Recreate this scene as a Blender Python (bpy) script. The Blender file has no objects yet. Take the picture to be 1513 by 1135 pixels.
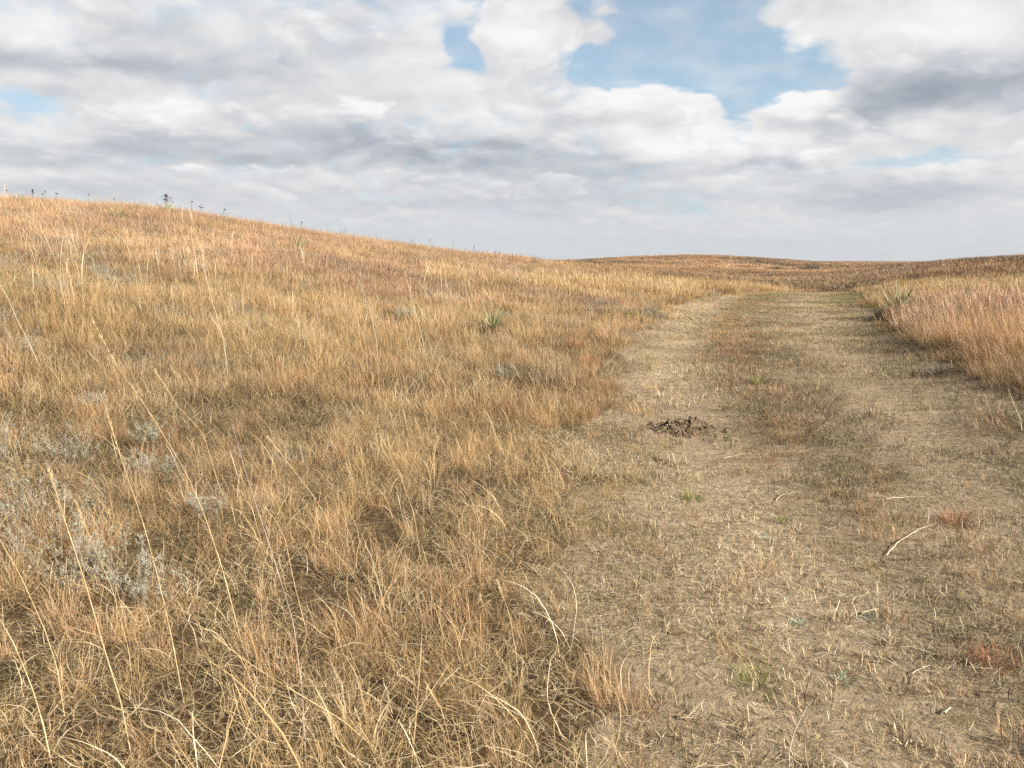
import bpy, math
import numpy as np

RNG = np.random.default_rng(11)
scene = bpy.context.scene
COL = scene.collection

# ------------------------------------------------------------------ camera
F = 1143.0                      # focal length in pixels of the 1513 px wide photograph
PITCH = math.radians(9.07)
EYE = 1.6
cam_d = bpy.data.cameras.new("camera")
cam_d.sensor_width = 36.0
cam_d.lens = 36.0 * F / 1513.0
cam_d.clip_start = 0.05
cam_d.clip_end = 5000
cam = bpy.data.objects.new("camera", cam_d)
COL.objects.link(cam)
cam.location = (0, 0, EYE)
cam.rotation_euler = (math.radians(90) - PITCH, 0, 0)
scene.camera = cam


def ray(u, v):
    """direction of a photograph pixel in the world"""
    x = u - 756.5
    up = 567.5 - v
    return np.array([x, F * math.cos(PITCH) + up * math.sin(PITCH), up * math.cos(PITCH) - F * math.sin(PITCH)])


# ------------------------------------------------------------------ noise
class Noise:
    def __init__(s, seed, n=256):
        s.n = n
        s.g = np.random.default_rng(seed).random((n, n))

    def __call__(s, x, y, size=1.0, octaves=3):
        out = 0; amp = 1.0; tot = 0
        for o in range(octaves):
            fx = np.asarray(x) / size * (2 ** o) + 17.3 * o + 1000
            fy = np.asarray(y) / size * (2 ** o) + 5.7 * o + 1000
            ix = np.floor(fx).astype(int); iy = np.floor(fy).astype(int)
            tx = fx - ix; ty = fy - iy
            tx = tx * tx * (3 - 2 * tx); ty = ty * ty * (3 - 2 * ty)
            n = s.n
            a = s.g[ix % n, iy % n]; b = s.g[(ix + 1) % n, iy % n]
            c = s.g[ix % n, (iy + 1) % n]; d = s.g[(ix + 1) % n, (iy + 1) % n]
            out = out + amp * ((a * (1 - tx) + b * tx) * (1 - ty) + (c * (1 - tx) + d * tx) * ty)
            tot += amp; amp *= 0.55
        return out / tot


N1, N2, N3, N4, N5 = Noise(1), Noise(2), Noise(3), Noise(4), Noise(5)


def sst(a, b, x):
    t = np.clip((np.asarray(x, float) - a) / (b - a), 0, 1)
    return t * t * (3 - 2 * t)


# ------------------------------------------------------------------ terrain
TR = np.array([0, 3, 6, 10, 15, 20, 27, 35, 45, 60, 80, 110, 150, 230, 320, 500, 900, 2500.])
TA = np.array([-180, -90, -60, -33, -23.4, -14.7, -7.6, 1.2, 4.6, 10, 14.6, 18, 21, 24, 28, 33, 50, 90, 180.])
TH = {
    -180: [0, 0, 0, 0, 0, 0, 0, 0, 0, 0, 0, 0, 0, 0, 0, 0, 0, 0],
    -90: [0, .08, .3, .6, 1.0, 1.5, 2.0, 2.6, 2.8, 2.0, 1, 0, 0, 0, 0, 0, 0, 0],
    -60: [0, .05, .25, .6, 1.2, 1.9, 2.9, 3.7, 3.9, 3.2, 2, 1, 0, 0, 0, 0, 0, 0],
    -33: [0, .0, .12, .45, 1.08, 1.85, 2.98, 3.86, 3.92, 2.6, 1, 0, 0, 0, 0, 0, 0, 0],
    -23.4: [0, 0, .08, .35, .87, 1.56, 2.68, 3.6, 3.72, 2.6, 1, 0, 0, 0, 0, 0, 0, 0],
    -14.7: [0, 0, .05, .2, .6, 1.12, 1.96, 2.72, 2.98, 2.1, .8, 0, 0, 0, 0, 0, 0, 0],
    -7.6: [0, 0, .03, .12, .4, .75, 1.35, 1.95, 2.3, 1.9, .7, 0, 0, 0, 0, 0, 0, 0],
    1.2: [0, 0, 0, .05, .2, .4, .75, 1.1, 1.5, 1.55, .8, .3, .5, 1, 0, 0, 0, 0],
    4.6: [0, 0, 0, .02, .12, .28, .52, .78, 1.05, 1.15, .7, .4, .9, 1.7, 1, 0, 0, 0],
    10: [0, 0, 0, 0, .04, .1, .22, .4, .55, .5, .3, .2, 1.1, 2.9, 1.5, 0, 0, 0],
    14.6: [0, 0, 0, 0, .0, .0, .05, .15, .2, .0, -.2, .1, 1.1, 3.35, 1.5, 0, 0, 0],
    18: [0, 0, 0, 0, 0, .0, 0, .05, .0, -.5, -.5, -.3, .6, 2.3, 1, 0, 0, 0],
    21: [0, 0, 0, 0, 0, 0, 0, .03, -.05, -.6, -.7, -.5, .1, .7, .4, 0, .5, 0],
    24: [0, 0, 0, .02, .05, .02, .02, .05, .0, -.3, -.2, .0, .3, .2, .2, 0, 1.5, 0],
    28: [0, 0, 0, .06, .12, .15, .22, .35, .3, .5, 1.2, 1.2, .9, .5, .2, 0, .5, 0],
    33: [0, 0, .02, .15, .22, .25, .3, .42, .35, .8, 1.85, 1.9, 1.4, .5, 0, 0, 0, 0],
    50: [0, .05, .1, .25, .3, .35, .4, .5, .6, 1.2, 2.4, 2.4, 1.5, .5, 0, 0, 0, 0],
    90: [0, .05, .1, .15, .2, .2, .2, .3, .5, 1, 1.5, 1, 0, 0, 0, 0, 0, 0],
    180: [0, 0, 0, 0, 0, 0, 0, 0, 0, 0, 0, 0, 0, 0, 0, 0, 0, 0],
}
TT = np.array([TH[a if a in TH else int(a)] for a in TA])
# dense smoothed table in (azimuth, log radius)
GA = np.linspace(-180, 180, 721)
GL = np.linspace(0, math.log(2501), 400)


def _dense():
    lr = np.log(TR + 1)
    tmp = np.array([np.interp(GL, lr, row) for row in TT])
    out = np.array([np.interp(GA, TA, tmp[:, j]) for j in range(tmp.shape[1])]).T
    def blur(a, s, axis):
        r = int(3 * s); k = np.exp(-0.5 * (np.arange(-r, r + 1) / s) ** 2); k /= k.sum()
        pad = [(0, 0), (0, 0)]; pad[axis] = (r, r)
        p = np.pad(a, pad, mode='edge')
        return np.apply_along_axis(lambda m: np.convolve(m, k, 'valid'), axis, p)
    return blur(blur(out, 4.0, 0), 5.0, 1)


GT = _dense()


def ground_z(x, y, detail=True):
    x = np.asarray(x, float); y = np.asarray(y, float)
    r = np.hypot(x, y); a = np.degrees(np.arctan2(x, y))
    fa = np.clip((a + 180) * 2, 0, 719.999); fl = np.clip(np.log(r + 1) / GL[-1] * 399, 0, 398.999)
    ia = fa.astype(int); il = fl.astype(int); ta = fa - ia; tl = fl - il
    z = ((GT[ia, il] * (1 - tl) + GT[ia, il + 1] * tl) * (1 - ta)
         + (GT[ia + 1, il] * (1 - tl) + GT[ia + 1, il + 1] * tl) * ta)
    z = z + (N1(x, y, 7.0, 2) - .5) * .10 * sst(3, 12, r) + (N2(x, y, 45.0, 3) - .5) * .9 * sst(60, 200, r)
    if detail:
        f, L, R, mid = track_fields(x, y)
        rut = np.maximum(L, R)
        z = z - .035 * rut * sst(80, 30, r) + .02 * (N3(x, y, .5, 3) - .5) * (1 + 1.2 * (1 - f)) * sst(60, 20, r)
        z = z + .03 * mid * (N4(x, y, .8, 2))
    return z


def hit(u, v, detail=True):
    """where the ray of a photograph pixel meets the ground"""
    d = ray(u, v); d = d / np.linalg.norm(d)
    t = np.concatenate([np.arange(1.0, 40, .02), np.arange(40, 500, .25)])
    px = d[0] * t; py = d[1] * t; pz = EYE + d[2] * t
    gz = ground_z(px, py, detail)
    k = np.argmax(pz <= gz)
    if k == 0: k = len(t) - 1
    return np.array([px[k], py[k], gz[k]])


def _flat(u, v):
    d = ray(u, v); t = EYE / -d[2]
    return d[0] * t, d[1] * t


def line(pts):
    p = np.array([_flat(*q) for q in pts]); o = np.argsort(p[:, 1])
    return p[o, 1], p[o, 0]


LB = line([(905, 1135), (880, 1000), (850, 850), (850, 740), (868, 640), (892, 560), (935, 490), (985, 458), (1030, 445), (1110, 435), (1180, 429.5), (1215, 427)])
RB = line([(1600, 650), (1513, 604), (1440, 565), (1380, 530), (1335, 497), (1308, 470), (1290, 450), (1282, 438), (1262, 430), (1245, 427)])
RL = line([(1330, 1100), (1190, 900), (1110, 770), (1060, 700), (1010, 620), (985, 560), (980, 520), (1000, 490), (1035, 460), (1090, 438)])
RR = line([(1513, 780), (1420, 700), (1330, 620), (1262, 555), (1215, 500), (1200, 470), (1200, 445), (1210, 434)])
MD = line([(1500, 960), (1400, 850), (1250, 730), (1170, 640), (1110, 555), (1080, 500), (1090, 465), (1130, 440)])


def bx(Ln, y):
    y = np.asarray(y, float)
    out = np.interp(y, Ln[0], Ln[1])
    s = (Ln[1][1] - Ln[1][0]) / (Ln[0][1] - Ln[0][0])
    return np.where(y < Ln[0][0], Ln[1][0] + s * .6 * (y - Ln[0][0]), out)


def track_fields(x, y):
    """openness of the track 0..1 and the masks of left rut, right rut and middle strip"""
    w = (N5(x, y, .9, 3) - .5)
    l = x - bx(LB, y) + w * 1.0; r = bx(RB, y) - x + w * .8
    edge = np.minimum(l, r)
    far = sst(46, 40, y + w * 8)
    f = sst(-.12, .22, edge) * far
    wl = .50 + .014 * np.asarray(y)
    L = np.exp(-((x - bx(RL, y) + w * .4) / wl) ** 2) * far * sst(-1, 2, y)
    R = np.exp(-((x - bx(RR, y) + w * .4) / (wl * 1.25)) ** 2) * far
    M = np.exp(-((x - bx(MD, y) + w * .4) / (.36 + .012 * np.asarray(y))) ** 2) * far * (1 - .7 * L)
    return f, L * f, R * f, M * f


# ------------------------------------------------------------------ node helpers
class NT:
    def __init__(s, tree):
        s.t = tree; s.t.nodes.clear()

    def n(s, typ, ins=None, **props):
        nd = s.t.nodes.new(typ)
        for k, v in props.items():
            setattr(nd, k, v)
        for k, v in (ins or {}).items():
            sock = nd.inputs[k]
            if isinstance(v, bpy.types.NodeSocket): s.t.links.new(v, sock)
            else: sock.default_value = v
        return nd

    def math(s, op, a, b=0.0, c=None, clamp=False):
        i = {0: a, 1: b}
        if c is not None: i[2] = c
        return s.n('ShaderNodeMath', i, operation=op, use_clamp=clamp).outputs[0]

    def vmath(s, op, a, b=None, out=0):
        i = {0: a}
        if b is not None: i[1] = b
        return s.n('ShaderNodeVectorMath', i, operation=op).outputs[out]

    def noise(s, vec, scale, detail=4, rough=.55, dist=0.0, out=0, **k):
        return s.n('ShaderNodeTexNoise', {'Vector': vec, 'Scale': scale, 'Detail': detail, 'Roughness': rough, 'Distortion': dist}, **k).outputs[out]

    def mapr(s, v, a, b, c=0.0, d=1.0, interp='SMOOTHSTEP'):
        return s.n('ShaderNodeMapRange', {0: v, 1: a, 2: b, 3: c, 4: d}, interpolation_type=interp).outputs[0]

    def mix(s, f, a, b, mode='MIX'):
        nd = s.n('ShaderNodeMix', data_type='RGBA', blend_type=mode)
        for k, v in ((0, f), (6, a), (7, b)):
            if isinstance(v, bpy.types.NodeSocket): s.t.links.new(v, nd.inputs[k])
            else: nd.inputs[k].default_value = v if k == 0 else (*v[:3], 1)
        return nd.outputs[2]

    def ramp(s, fac, stops, interp='LINEAR'):
        nd = s.n('ShaderNodeValToRGB', {0: fac}); cr = nd.color_ramp; cr.interpolation = interp
        while len(cr.elements) < len(stops): cr.elements.new(.5)
        for e, (p, c) in zip(cr.elements, stops):
            e.position = p; e.color = (*c, 1)
        return nd.outputs[0]


def material(name):
    m = bpy.data.materials.new(name); m.use_nodes = True
    return m, NT(m.node_tree)


# ------------------------------------------------------------------ sky and sun
SUN_EL, SUN_AZ = math.radians(32), math.radians(180 - 54)   # clockwise from +Y, behind and right of the camera
sun_d = bpy.data.lights.new("sun", 'SUN'); sun_d.energy = 5.0; sun_d.angle = math.radians(.6)
sun_d.color = (1.0, .93, .82)
sun = bpy.data.objects.new("sun", sun_d); COL.objects.link(sun)
sdir = (math.sin(SUN_AZ) * math.cos(SUN_EL), math.cos(SUN_AZ) * math.cos(SUN_EL), math.sin(SUN_EL))
from mathutils import Vector
sun.rotation_euler = Vector(sdir).to_track_quat('Z', 'Y').to_euler()
sun.location = (20, -20, 30)


def ang(u, v):
    d = ray(u, v)
    return math.atan2(d[0], d[1]), math.atan2(d[2], math.hypot(d[0], d[1]))


world = bpy.data.worlds.new("World"); scene.world = world; world.use_nodes = True
W = NT(world.node_tree)


def build_sky():
    tc = W.n('ShaderNodeTexCoord').outputs['Generated']
    sep = W.n('ShaderNodeSeparateXYZ', {0: tc})
    X, Y, Z = sep.outputs
    az = W.math('ARCTAN2', X, Y)
    el = W.math('ARCSINE', Z)
    ae = W.n('ShaderNodeCombineXYZ', {0: az, 1: el}).outputs[0]
    # cloud layer coordinates: a plane seen at a slant, softened at the horizon
    zz = W.math('ADD', W.math('MAXIMUM', Z, 0.0), .27)
    pl = W.n('ShaderNodeCombineXYZ', {0: W.math('DIVIDE', X, zz), 1: W.math('DIVIDE', Y, zz)}).outputs[0]

    # warp for billowing edges
    def warp(vec, scale, amt):
        c = W.noise(vec, scale, 3, .55, out=1)
        return W.vmath('MULTIPLY', W.vmath('SUBTRACT', c, (.5, .5, .5)), amt)
    wv = W.vmath('ADD', warp(pl, 2.6, (.075, .055, 0)), warp(pl, 10.0, (.032, .026, 0)))
    aew = W.vmath('ADD', ae, wv)
    plw = W.vmath('ADD', pl, warp(pl, 3.0, (.22, .22, 0)))

    def blob(u, v, rx, ry, w, vec, p=1.0):
        a0, e0 = ang(u, v)
        # approximate radians per pixel here
        a1, _ = ang(u + 10, v); _, e1 = ang(u, v - 10)
        sx = 1 / (rx * (a1 - a0) / 10); sy = 1 / (ry * (e1 - e0) / 10)
        q = W.vmath('MULTIPLY', W.vmath('SUBTRACT', vec, (a0, e0, 0)), (sx, sy, 0))
        d = W.vmath('DOT_PRODUCT', q, q, out=1)
        if p != 1.0: d = W.math('POWER', d, p)
        return W.math('MULTIPLY', W.math('EXPONENT', W.math('MULTIPLY', d, -1.0)), w)

    def total(items):
        cur = items[0]
        for i in items[1:]: cur = W.math('ADD', cur, i)
        return cur

    def group_field(vec):
        """cloud cover: holes of blue cut from the cover, puffs put back"""
        holes = [(1010, 75, 175, 78, -1.3, 1.3), (905, 110, 55, 45, -.8, 1.3), (1110, 140, 75, 42, -1.1, 1.3), (1225, 112, 60, 20, -.9, 1.2),
                 (1010, 5, 110, 50, -.9, 1.5), (850, 5, 26, 22, -.6, 1), (688, 72, 26, 30, -1.05, 1.1), (700, 22, 13, 34, -.5, 1.0),
                 (40, 162, 62, 24, -.62, 1.3), (275, 140, 40, 25, -.3, 1), (1345, 238, 95, 20, -.62, 1.4),
                 (866, 78, 14, 22, -.3, 1.0), (1225, 80, 60, 22, -.55, 1), (275, 120, 50, 22, -.25, 1)]
        puffs = [(772, 44, 88, 56, .9, 1.8), (897, 44, 42, 20, .75, 1.2), (915, 4, 50, 10, .5, 1), (1012, 24, 14, 20, 1.0, 1), (885, 145, 40, 18, .45, 1.3), (1045, 168, 32, 30, .5, 1.6),
                 (960, 162, 100, 34, .8, 1.8), (1188, 164, 78, 40, 1.25, 1.8), (1330, 50, 215, 62, .7, 1.6), (1190, 15, 90, 28, .5, 1),
                 (1090, 30, 40, 10, .2, 1), (1430, 130, 150, 40, .6, 1.2), (1340, 292, 170, 24, .4, 1.2)]
        return total([blob(a, b, c, d, e, vec, p) for a, b, c, d, e, p in holes + puffs])

    fld = group_field(aew)

    def billow(vec):
        """fbm with rounded puffs on top"""
        base = W.noise(vec, 1.3, 5, .5)
        v1 = W.n('ShaderNodeTexVoronoi', {'Vector': vec, 'Scale': 2.5, 'Smoothness': .8, 'Randomness': 1.0}, feature='SMOOTH_F1', voronoi_dimensions='2D').outputs['Distance']
        v2 = W.n('ShaderNodeTexVoronoi', {'Vector': vec, 'Scale': 8.5, 'Smoothness': .6, 'Randomness': 1.0}, feature='SMOOTH_F1', voronoi_dimensions='2D').outputs['Distance']
        v3 = W.n('ShaderNodeTexVoronoi', {'Vector': vec, 'Scale': 21, 'Smoothness': .5, 'Randomness': 1.0}, feature='SMOOTH_F1', voronoi_dimensions='2D').outputs['Distance']
        p = W.math('ADD', W.math('ADD', W.math('MULTIPLY', v1, -.42), W.math('MULTIPLY', v2, -.18)), W.math('MULTIPLY', v3, -.07))
        return W.math('ADD', base, W.math('ADD', p, .27))
    nA = billow(plw)
    nB = billow(W.vmath('ADD', plw, (0.03, -.06, 0)))     # the same a little higher in the sky
    nC = W.noise(pl, 6.5, 5, .55)
    dens = W.math('ADD', W.math('ADD', fld, .62), W.math('MULTIPLY', W.math('SUBTRACT', nA, .5), .9))
    dens = W.math('ADD', dens, W.math('MULTIPLY', W.math('SUBTRACT', nC, .5), 1.15))
    nD = W.noise(plw, 22, 4, .6)
    dens = W.math('ADD', dens, W.math('MULTIPLY', W.math('SUBTRACT', nD, .5), .55))
    alpha = W.mapr(dens, -.08, .62)
    # shading: lit tops, grey flat bases
    rel = W.math('MULTIPLY', W.math('SUBTRACT', nA, nB), .75)
    fine = W.math('MULTIPLY', W.math('SUBTRACT', nC, .5), .12)
    def overlay(shift, k, thr):
        v = W.vmath('ADD', W.vmath('MULTIPLY', plw, (k, k, 0)), shift)
        D = billow(v); U = billow(W.vmath('ADD', v, (.03 * k, -.075 * k, 0)))
        return W.mapr(D, thr, thr + .13), W.math('MULTIPLY', W.math('SUBTRACT', D, U), 1.6)
    ov = [overlay((7.3, 2.1, 0), .85, .46), overlay((3.1, 9.4, 0), 1.5, .50)]
    bw = W.vmath('ADD', ae, W.vmath('MULTIPLY', wv, (1.0, 1.0, 0)))
    shade = [(960, 148, 100, 30, .24, 1.6), (1050, 165, 30, 26, .10, 1.6), (1190, 148, 66, 26, .42, 1.6), (775, 45, 66, 50, .22, 1.6), (40, 30, 75, 45, .20, 1.2), (150, 118, 120, 20, .13, 1),
             (255, 172, 55, 26, .20, 1.2), (560, 150, 190, 36, .07, 1), (1350, 40, 200, 48, .18, 1), (620, 25, 60, 55, .12, 1), (640, 178, 200, 24, .06, 1), (70, 205, 60, 24, .15, 1), (330, 20, 110, 30, .05, 1),
             (1440, 125, 180, 42, -.29, 1.0), (1290, 158, 90, 26, -.16, 1), (60, 88, 240, 26, -.22, 1), (310, 100, 170, 42, -.14, 1), (500, 55, 110, 36, -.12, 1),
             (560, 214, 190, 30, -.24, 1.2), (740, 235, 160, 26, -.16, 1), (300, 235, 260, 24, -.13, 1), (910, 262, 150, 20, -.13, 1), (1130, 238, 66, 13, -.20, 1), (60, 232, 120, 16, -.10, 1),
             (860, 300, 220, 18, -.10, 1), (1340, 290, 150, 20, -.14, 1), (140, 285, 200, 16, -.09, 1), (250, 205, 110, 12, -.08, 1), (600, 300, 160, 16, -.05, 1),
             (1050, 210, 120, 26, .14, 1), (950, 215, 80, 24, .12, 1), (1060, 268, 80, 16, .10, 1), (1420, 245, 110, 22, .10, 1), (1340, 190, 150, 18, .10, 1), (440, 258, 150, 14, .04, 1), (1180, 215, 70, 16, .08, 1)]
    sh = total([blob(a, b, c, d, e, bw, p) for a, b, c, d, e, p in shade])
    hz = W.mapr(el, .01, .16, 0.0, 1.0)                   # relief fades into the even grey at the horizon
    br = W.math('ADD', W.math('MULTIPLY', W.math('ADD', rel, fine), W.math('MULTIPLY_ADD', hz, .75, .25)), W.math('MULTIPLY_ADD', sh, 1.45, .69))
    for oa, orl in ov:
        lit = W.math('ADD', W.math('MULTIPLY', orl, W.math('MULTIPLY_ADD', hz, .7, .3)), W.math('MULTIPLY_ADD', sh, 1.15, .69))
        f_ = W.math('MULTIPLY', oa, .62)
        br = W.math('ADD', W.math('MULTIPLY', br, W.math('SUBTRACT', 1.0, f_)), W.math('MULTIPLY', lit, f_))
    # thin cloud is brighter than thick
    br = W.math('ADD', br, W.mapr(dens, .3, 1.3, .05, -.05, 'LINEAR'))
    ccol = W.ramp(br, [(.0, (.28, .32, .39)), (.32, (.44, .48, .54)), (.55, (.61, .632, .665)), (.78, (.80, .805, .812)), (1.0, (.97, .965, .96))])
    # even haze of the lowest few degrees
    hzc = W.mapr(el, 0.0, .085, .55, 0.0)
    ccol = W.mix(hzc, ccol, (.605, .64, .675))
    sky = W.n('ShaderNodeTexSky', sky_type='NISHITA', sun_disc=False, sun_elevation=SUN_EL, sun_rotation=SUN_AZ,
              altitude=800, air_density=1.0, dust_density=1.6, ozone_density=1.0)
    skyb = W.vmath('MULTIPLY', sky.outputs[0], (1.3, 1.22, 1.08))
    skyb = W.mix(W.mapr(el, .40, .12, 0.0, .65), skyb, (2.35, 3.75, 5.0))
    SKY_K = .15
    cl = W.vmath('MULTIPLY', ccol, (1 / .15,) * 3)
    # thin veil over the blue
    # cloud thinned overhead, out of view, added to weaken the fill light
    alpha = W.math('MULTIPLY', alpha, W.mapr(el, .34, .62, 1.0, .22))
    al = W.math('MAXIMUM', alpha, W.mapr(nC, .35, .7, .08, .42))
    low = W.mapr(el, .0, .10, 1.0, 0.0)
    al = W.math('MAXIMUM', al, W.math('MULTIPLY', low, .97))
    al = W.math('MAXIMUM', al, W.mapr(el, .10, .20, .40, .10))
    up = W.mapr(Z, -.02, .0)
    final = W.mix(al, skyb, cl)
    final = W.mix(up, (1.2, 1.0, .75), final)
    bg = W.n('ShaderNodeBackground', {0: final, 1: SKY_K / 2.05})
    W.n('ShaderNodeOutputWorld', {0: bg.outputs[0]})


build_sky()
world.cycles.sampling_method = 'MANUAL'
world.cycles.sample_map_resolution = 512

# ------------------------------------------------------------------ mesh helpers
def tag(o, label=None, cat=None, group=None, kind=None):
    if label: o['label'] = label
    if cat: o['category'] = cat
    if group: o['group'] = group
    if kind: o['kind'] = kind
    return o


def mesh_from(name, co, faces4=None, faces3=None, mat=None, attrs=None, smooth=False):
    me = bpy.data.meshes.new(name)
    nf4 = 0 if faces4 is None else len(faces4); nf3 = 0 if faces3 is None else len(faces3)
    me.vertices.add(len(co)); me.vertices.foreach_set('co', np.ascontiguousarray(co, np.float32).ravel())
    nl = nf4 * 4 + nf3 * 3
    if nl:
        me.loops.add(nl); me.polygons.add(nf4 + nf3)
        li = []; st = []
        if nf4: li.append(np.asarray(faces4).ravel()); st.append(np.arange(nf4) * 4)
        if nf3: li.append(np.asarray(faces3).ravel()); st.append(nf4 * 4 + np.arange(nf3) * 3)
        me.loops.foreach_set('vertex_index', np.concatenate(li).astype(np.int32))
        me.polygons.foreach_set('loop_start', np.concatenate(st).astype(np.int32))
        if smooth: me.polygons.foreach_set('use_smooth', np.ones(nf4 + nf3, bool))
    for k, (typ, arr) in (attrs or {}).items():
        a = me.attributes.new(k, typ, 'POINT')
        a.data.foreach_set({'FLOAT': 'value', 'INT': 'value', 'FLOAT_VECTOR': 'vector'}[typ], np.ascontiguousarray(arr).ravel())
    me.update(calc_edges=True)
    if mat: me.materials.append(mat)
    return me


def link(name, me, parent=None):
    o = bpy.data.objects.new(name, me); COL.objects.link(o)
    if parent: o.parent = parent
    return o


def ribbons(path, width, facing, bv):
    """path (n,s,3); width (n,s); facing (n,) yaw of the ribbon; returns co, quads, attributes"""
    n, s, _ = path.shape
    f = facing[:, None]
    side = np.stack([np.cos(f) * np.ones((n, s)), np.sin(f) * np.ones((n, s)), np.zeros((n, s))], -1)
    h = width[..., None] * .5
    co = np.stack([path - side * h, path + side * h], 2)           # n,s,2,3
    idx = np.arange(n * s * 2).reshape(n, s, 2)
    q = np.stack([idx[:, :-1, 0], idx[:, :-1, 1], idx[:, 1:, 1], idx[:, 1:, 0]], -1).reshape(-1, 4)
    t = np.broadcast_to(np.linspace(0, 1, s)[None, :, None], (n, s, 2))
    b = np.broadcast_to(bv[:, None, None], (n, s, 2))
    return co.reshape(-1, 3), q, b.reshape(-1), t.reshape(-1)


def curve_paths(rng, n, root, L, yaw, t0, t1, segs, power=1.3, twist=.5, kink=.15, sag=0):
    """blades integrated from their root: tilt goes from t0 to t1 (0 = upright), yaw wanders"""
    s = segs + 1
    tt = (np.arange(segs) + .5) / segs
    tilt = t0[:, None] + (t1 - t0)[:, None] * tt[None] ** power + rng.normal(0, kink, (n, segs)) * tt[None]
    yw = yaw[:, None] + rng.normal(0, twist, (n, 1)) * tt[None] + np.cumsum(rng.normal(0, kink, (n, segs)), 1)
    d = np.stack([np.sin(tilt) * np.cos(yw), np.sin(tilt) * np.sin(yw), np.cos(tilt)], -1) * (L / segs)[:, None, None]
    p = np.concatenate([np.zeros((n, 1, 3)), np.cumsum(d, 1)], 1) + root[:, None, :]
    return p


def disc(rng, n, R, power=.5):
    a = rng.uniform(0, 2 * math.pi, n); r = R * rng.random(n) ** power
    return np.stack([r * np.cos(a), r * np.sin(a), np.zeros(n)], -1), a, r


PROTO = {}


def proto_set(name, mat, variants, spec_list, zmin=.004):
    """each spec: n,R,L,w,t0,t1,lean,segs,bv,power,head"""
    c = bpy.data.collections.new(name)
    for k in range(variants):
        rng = np.random.default_rng(sum(map(ord, name)) * 7 + k)
        CO = []; Q = []; B = []; T = []; base = 0
        for sp in spec_list:
            n = sp['n']
            root, a, r = disc(rng, n, sp['R'], sp.get('rp', .5))
            sub = sp.get('tufts', 0)
            if sub:
                ctr, _, _ = disc(rng, sub, sp['R'], .5)
                pick = rng.integers(0, sub, n)
                off, a, r = disc(rng, n, sp.get('tr', .03), .5)
                root = ctr[pick] + off
            L = rng.uniform(*sp['L'], n) * rng.uniform(.7, 1.1, n)
            lean = sp.get('lean', 0.0)
            yaw = a + rng.normal(0, .9, n)
            lv = np.stack([np.cos(yaw), np.sin(yaw)], -1) + lean * np.array([-1.0, .05])
            yaw = np.arctan2(lv[:, 1], lv[:, 0])
            k_ = sp['segs']
            t0 = np.radians(rng.uniform(*sp['t0'], n)); t1 = np.radians(rng.uniform(*sp['t1'], n))
            p = curve_paths(rng, n, root, L, yaw, t0, t1, k_, sp.get('power', 1.2), sp.get('twist', .6), sp.get('kink', .12))
            z0 = sp.get('z', (0, 0))
            p[..., 2] += rng.uniform(z0[0], z0[1], n)[:, None]
            p[..., 2] = np.maximum(p[..., 2], zmin if sp.get('z') else -.02)
            w = rng.uniform(*sp['w'], n)[:, None]
            t = np.linspace(0, 1, k_ + 1)[None]
            prof = .75 + .35 * np.sin(t * math.pi * .9) - .75 * t ** 2.2
            if sp.get('head'):
                hd = rng.random(n)[:, None] < sp['head']
                prof = np.where(hd, np.where(t < .7, .55, 1.25 * np.sin(np.clip((t - .65) / .38, 0, 1) * math.pi) + .4), prof)
            face = yaw + math.pi / 2 + rng.normal(0, .8, n)
            bv = np.clip(rng.normal(sp['bv'][0], sp['bv'][1], n), 0, 1)
            co, q, b, tt = ribbons(p, w * prof, face, bv)
            CO.append(co); Q.append(q + base); B.append(b); T.append(tt); base += len(co)
        me = mesh_from(name + "_clump", np.concatenate(CO), np.concatenate(Q), None, mat,
                       {'bv': ('FLOAT', np.concatenate(B).astype(np.float32)), 'bt': ('FLOAT', np.concatenate(T).astype(np.float32))})
        o = bpy.data.objects.new(name + "_clump", me)
        c.objects.link(o)
    PROTO[name] = c
    return c


def grass_material(name, stops, tint_amt=.35, transl=.25, rough=.55, wash=None):
    """stops: colours picked by each blade's own value shifted by the tint of its tuft"""
    m, T = material(name)
    bv = T.n('ShaderNodeAttribute', attribute_name='bv', attribute_type='GEOMETRY').outputs['Fac']
    ti = T.n('ShaderNodeAttribute', attribute_name='tint', attribute_type='INSTANCER').outputs['Fac']
    br = T.n('ShaderNodeAttribute', attribute_name='bright', attribute_type='INSTANCER').outputs['Fac']
    f = T.math('ADD', bv, T.math('MULTIPLY', T.math('SUBTRACT', ti, .5), tint_amt * 2), clamp=True)
    col = T.ramp(f, stops)
    gain = T.math('MULTIPLY_ADD', br, .62, .53)
    nd = T.n('ShaderNodeVectorMath', {0: col, 'Scale': gain}, operation='SCALE'); col = nd.outputs[0]
    p = T.n('ShaderNodeBsdfPrincipled', {'Base Color': col, 'Roughness': rough, 'Specular IOR Level': .25})
    tr = T.n('ShaderNodeBsdfTranslucent', {0: col})
    mx = T.n('ShaderNodeMixShader', {0: transl * .6, 1: p.outputs[0], 2: tr.outputs[0]})
    T.n('ShaderNodeOutputMaterial', {0: mx.outputs[0]})
    return m


GROWN = []


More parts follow.
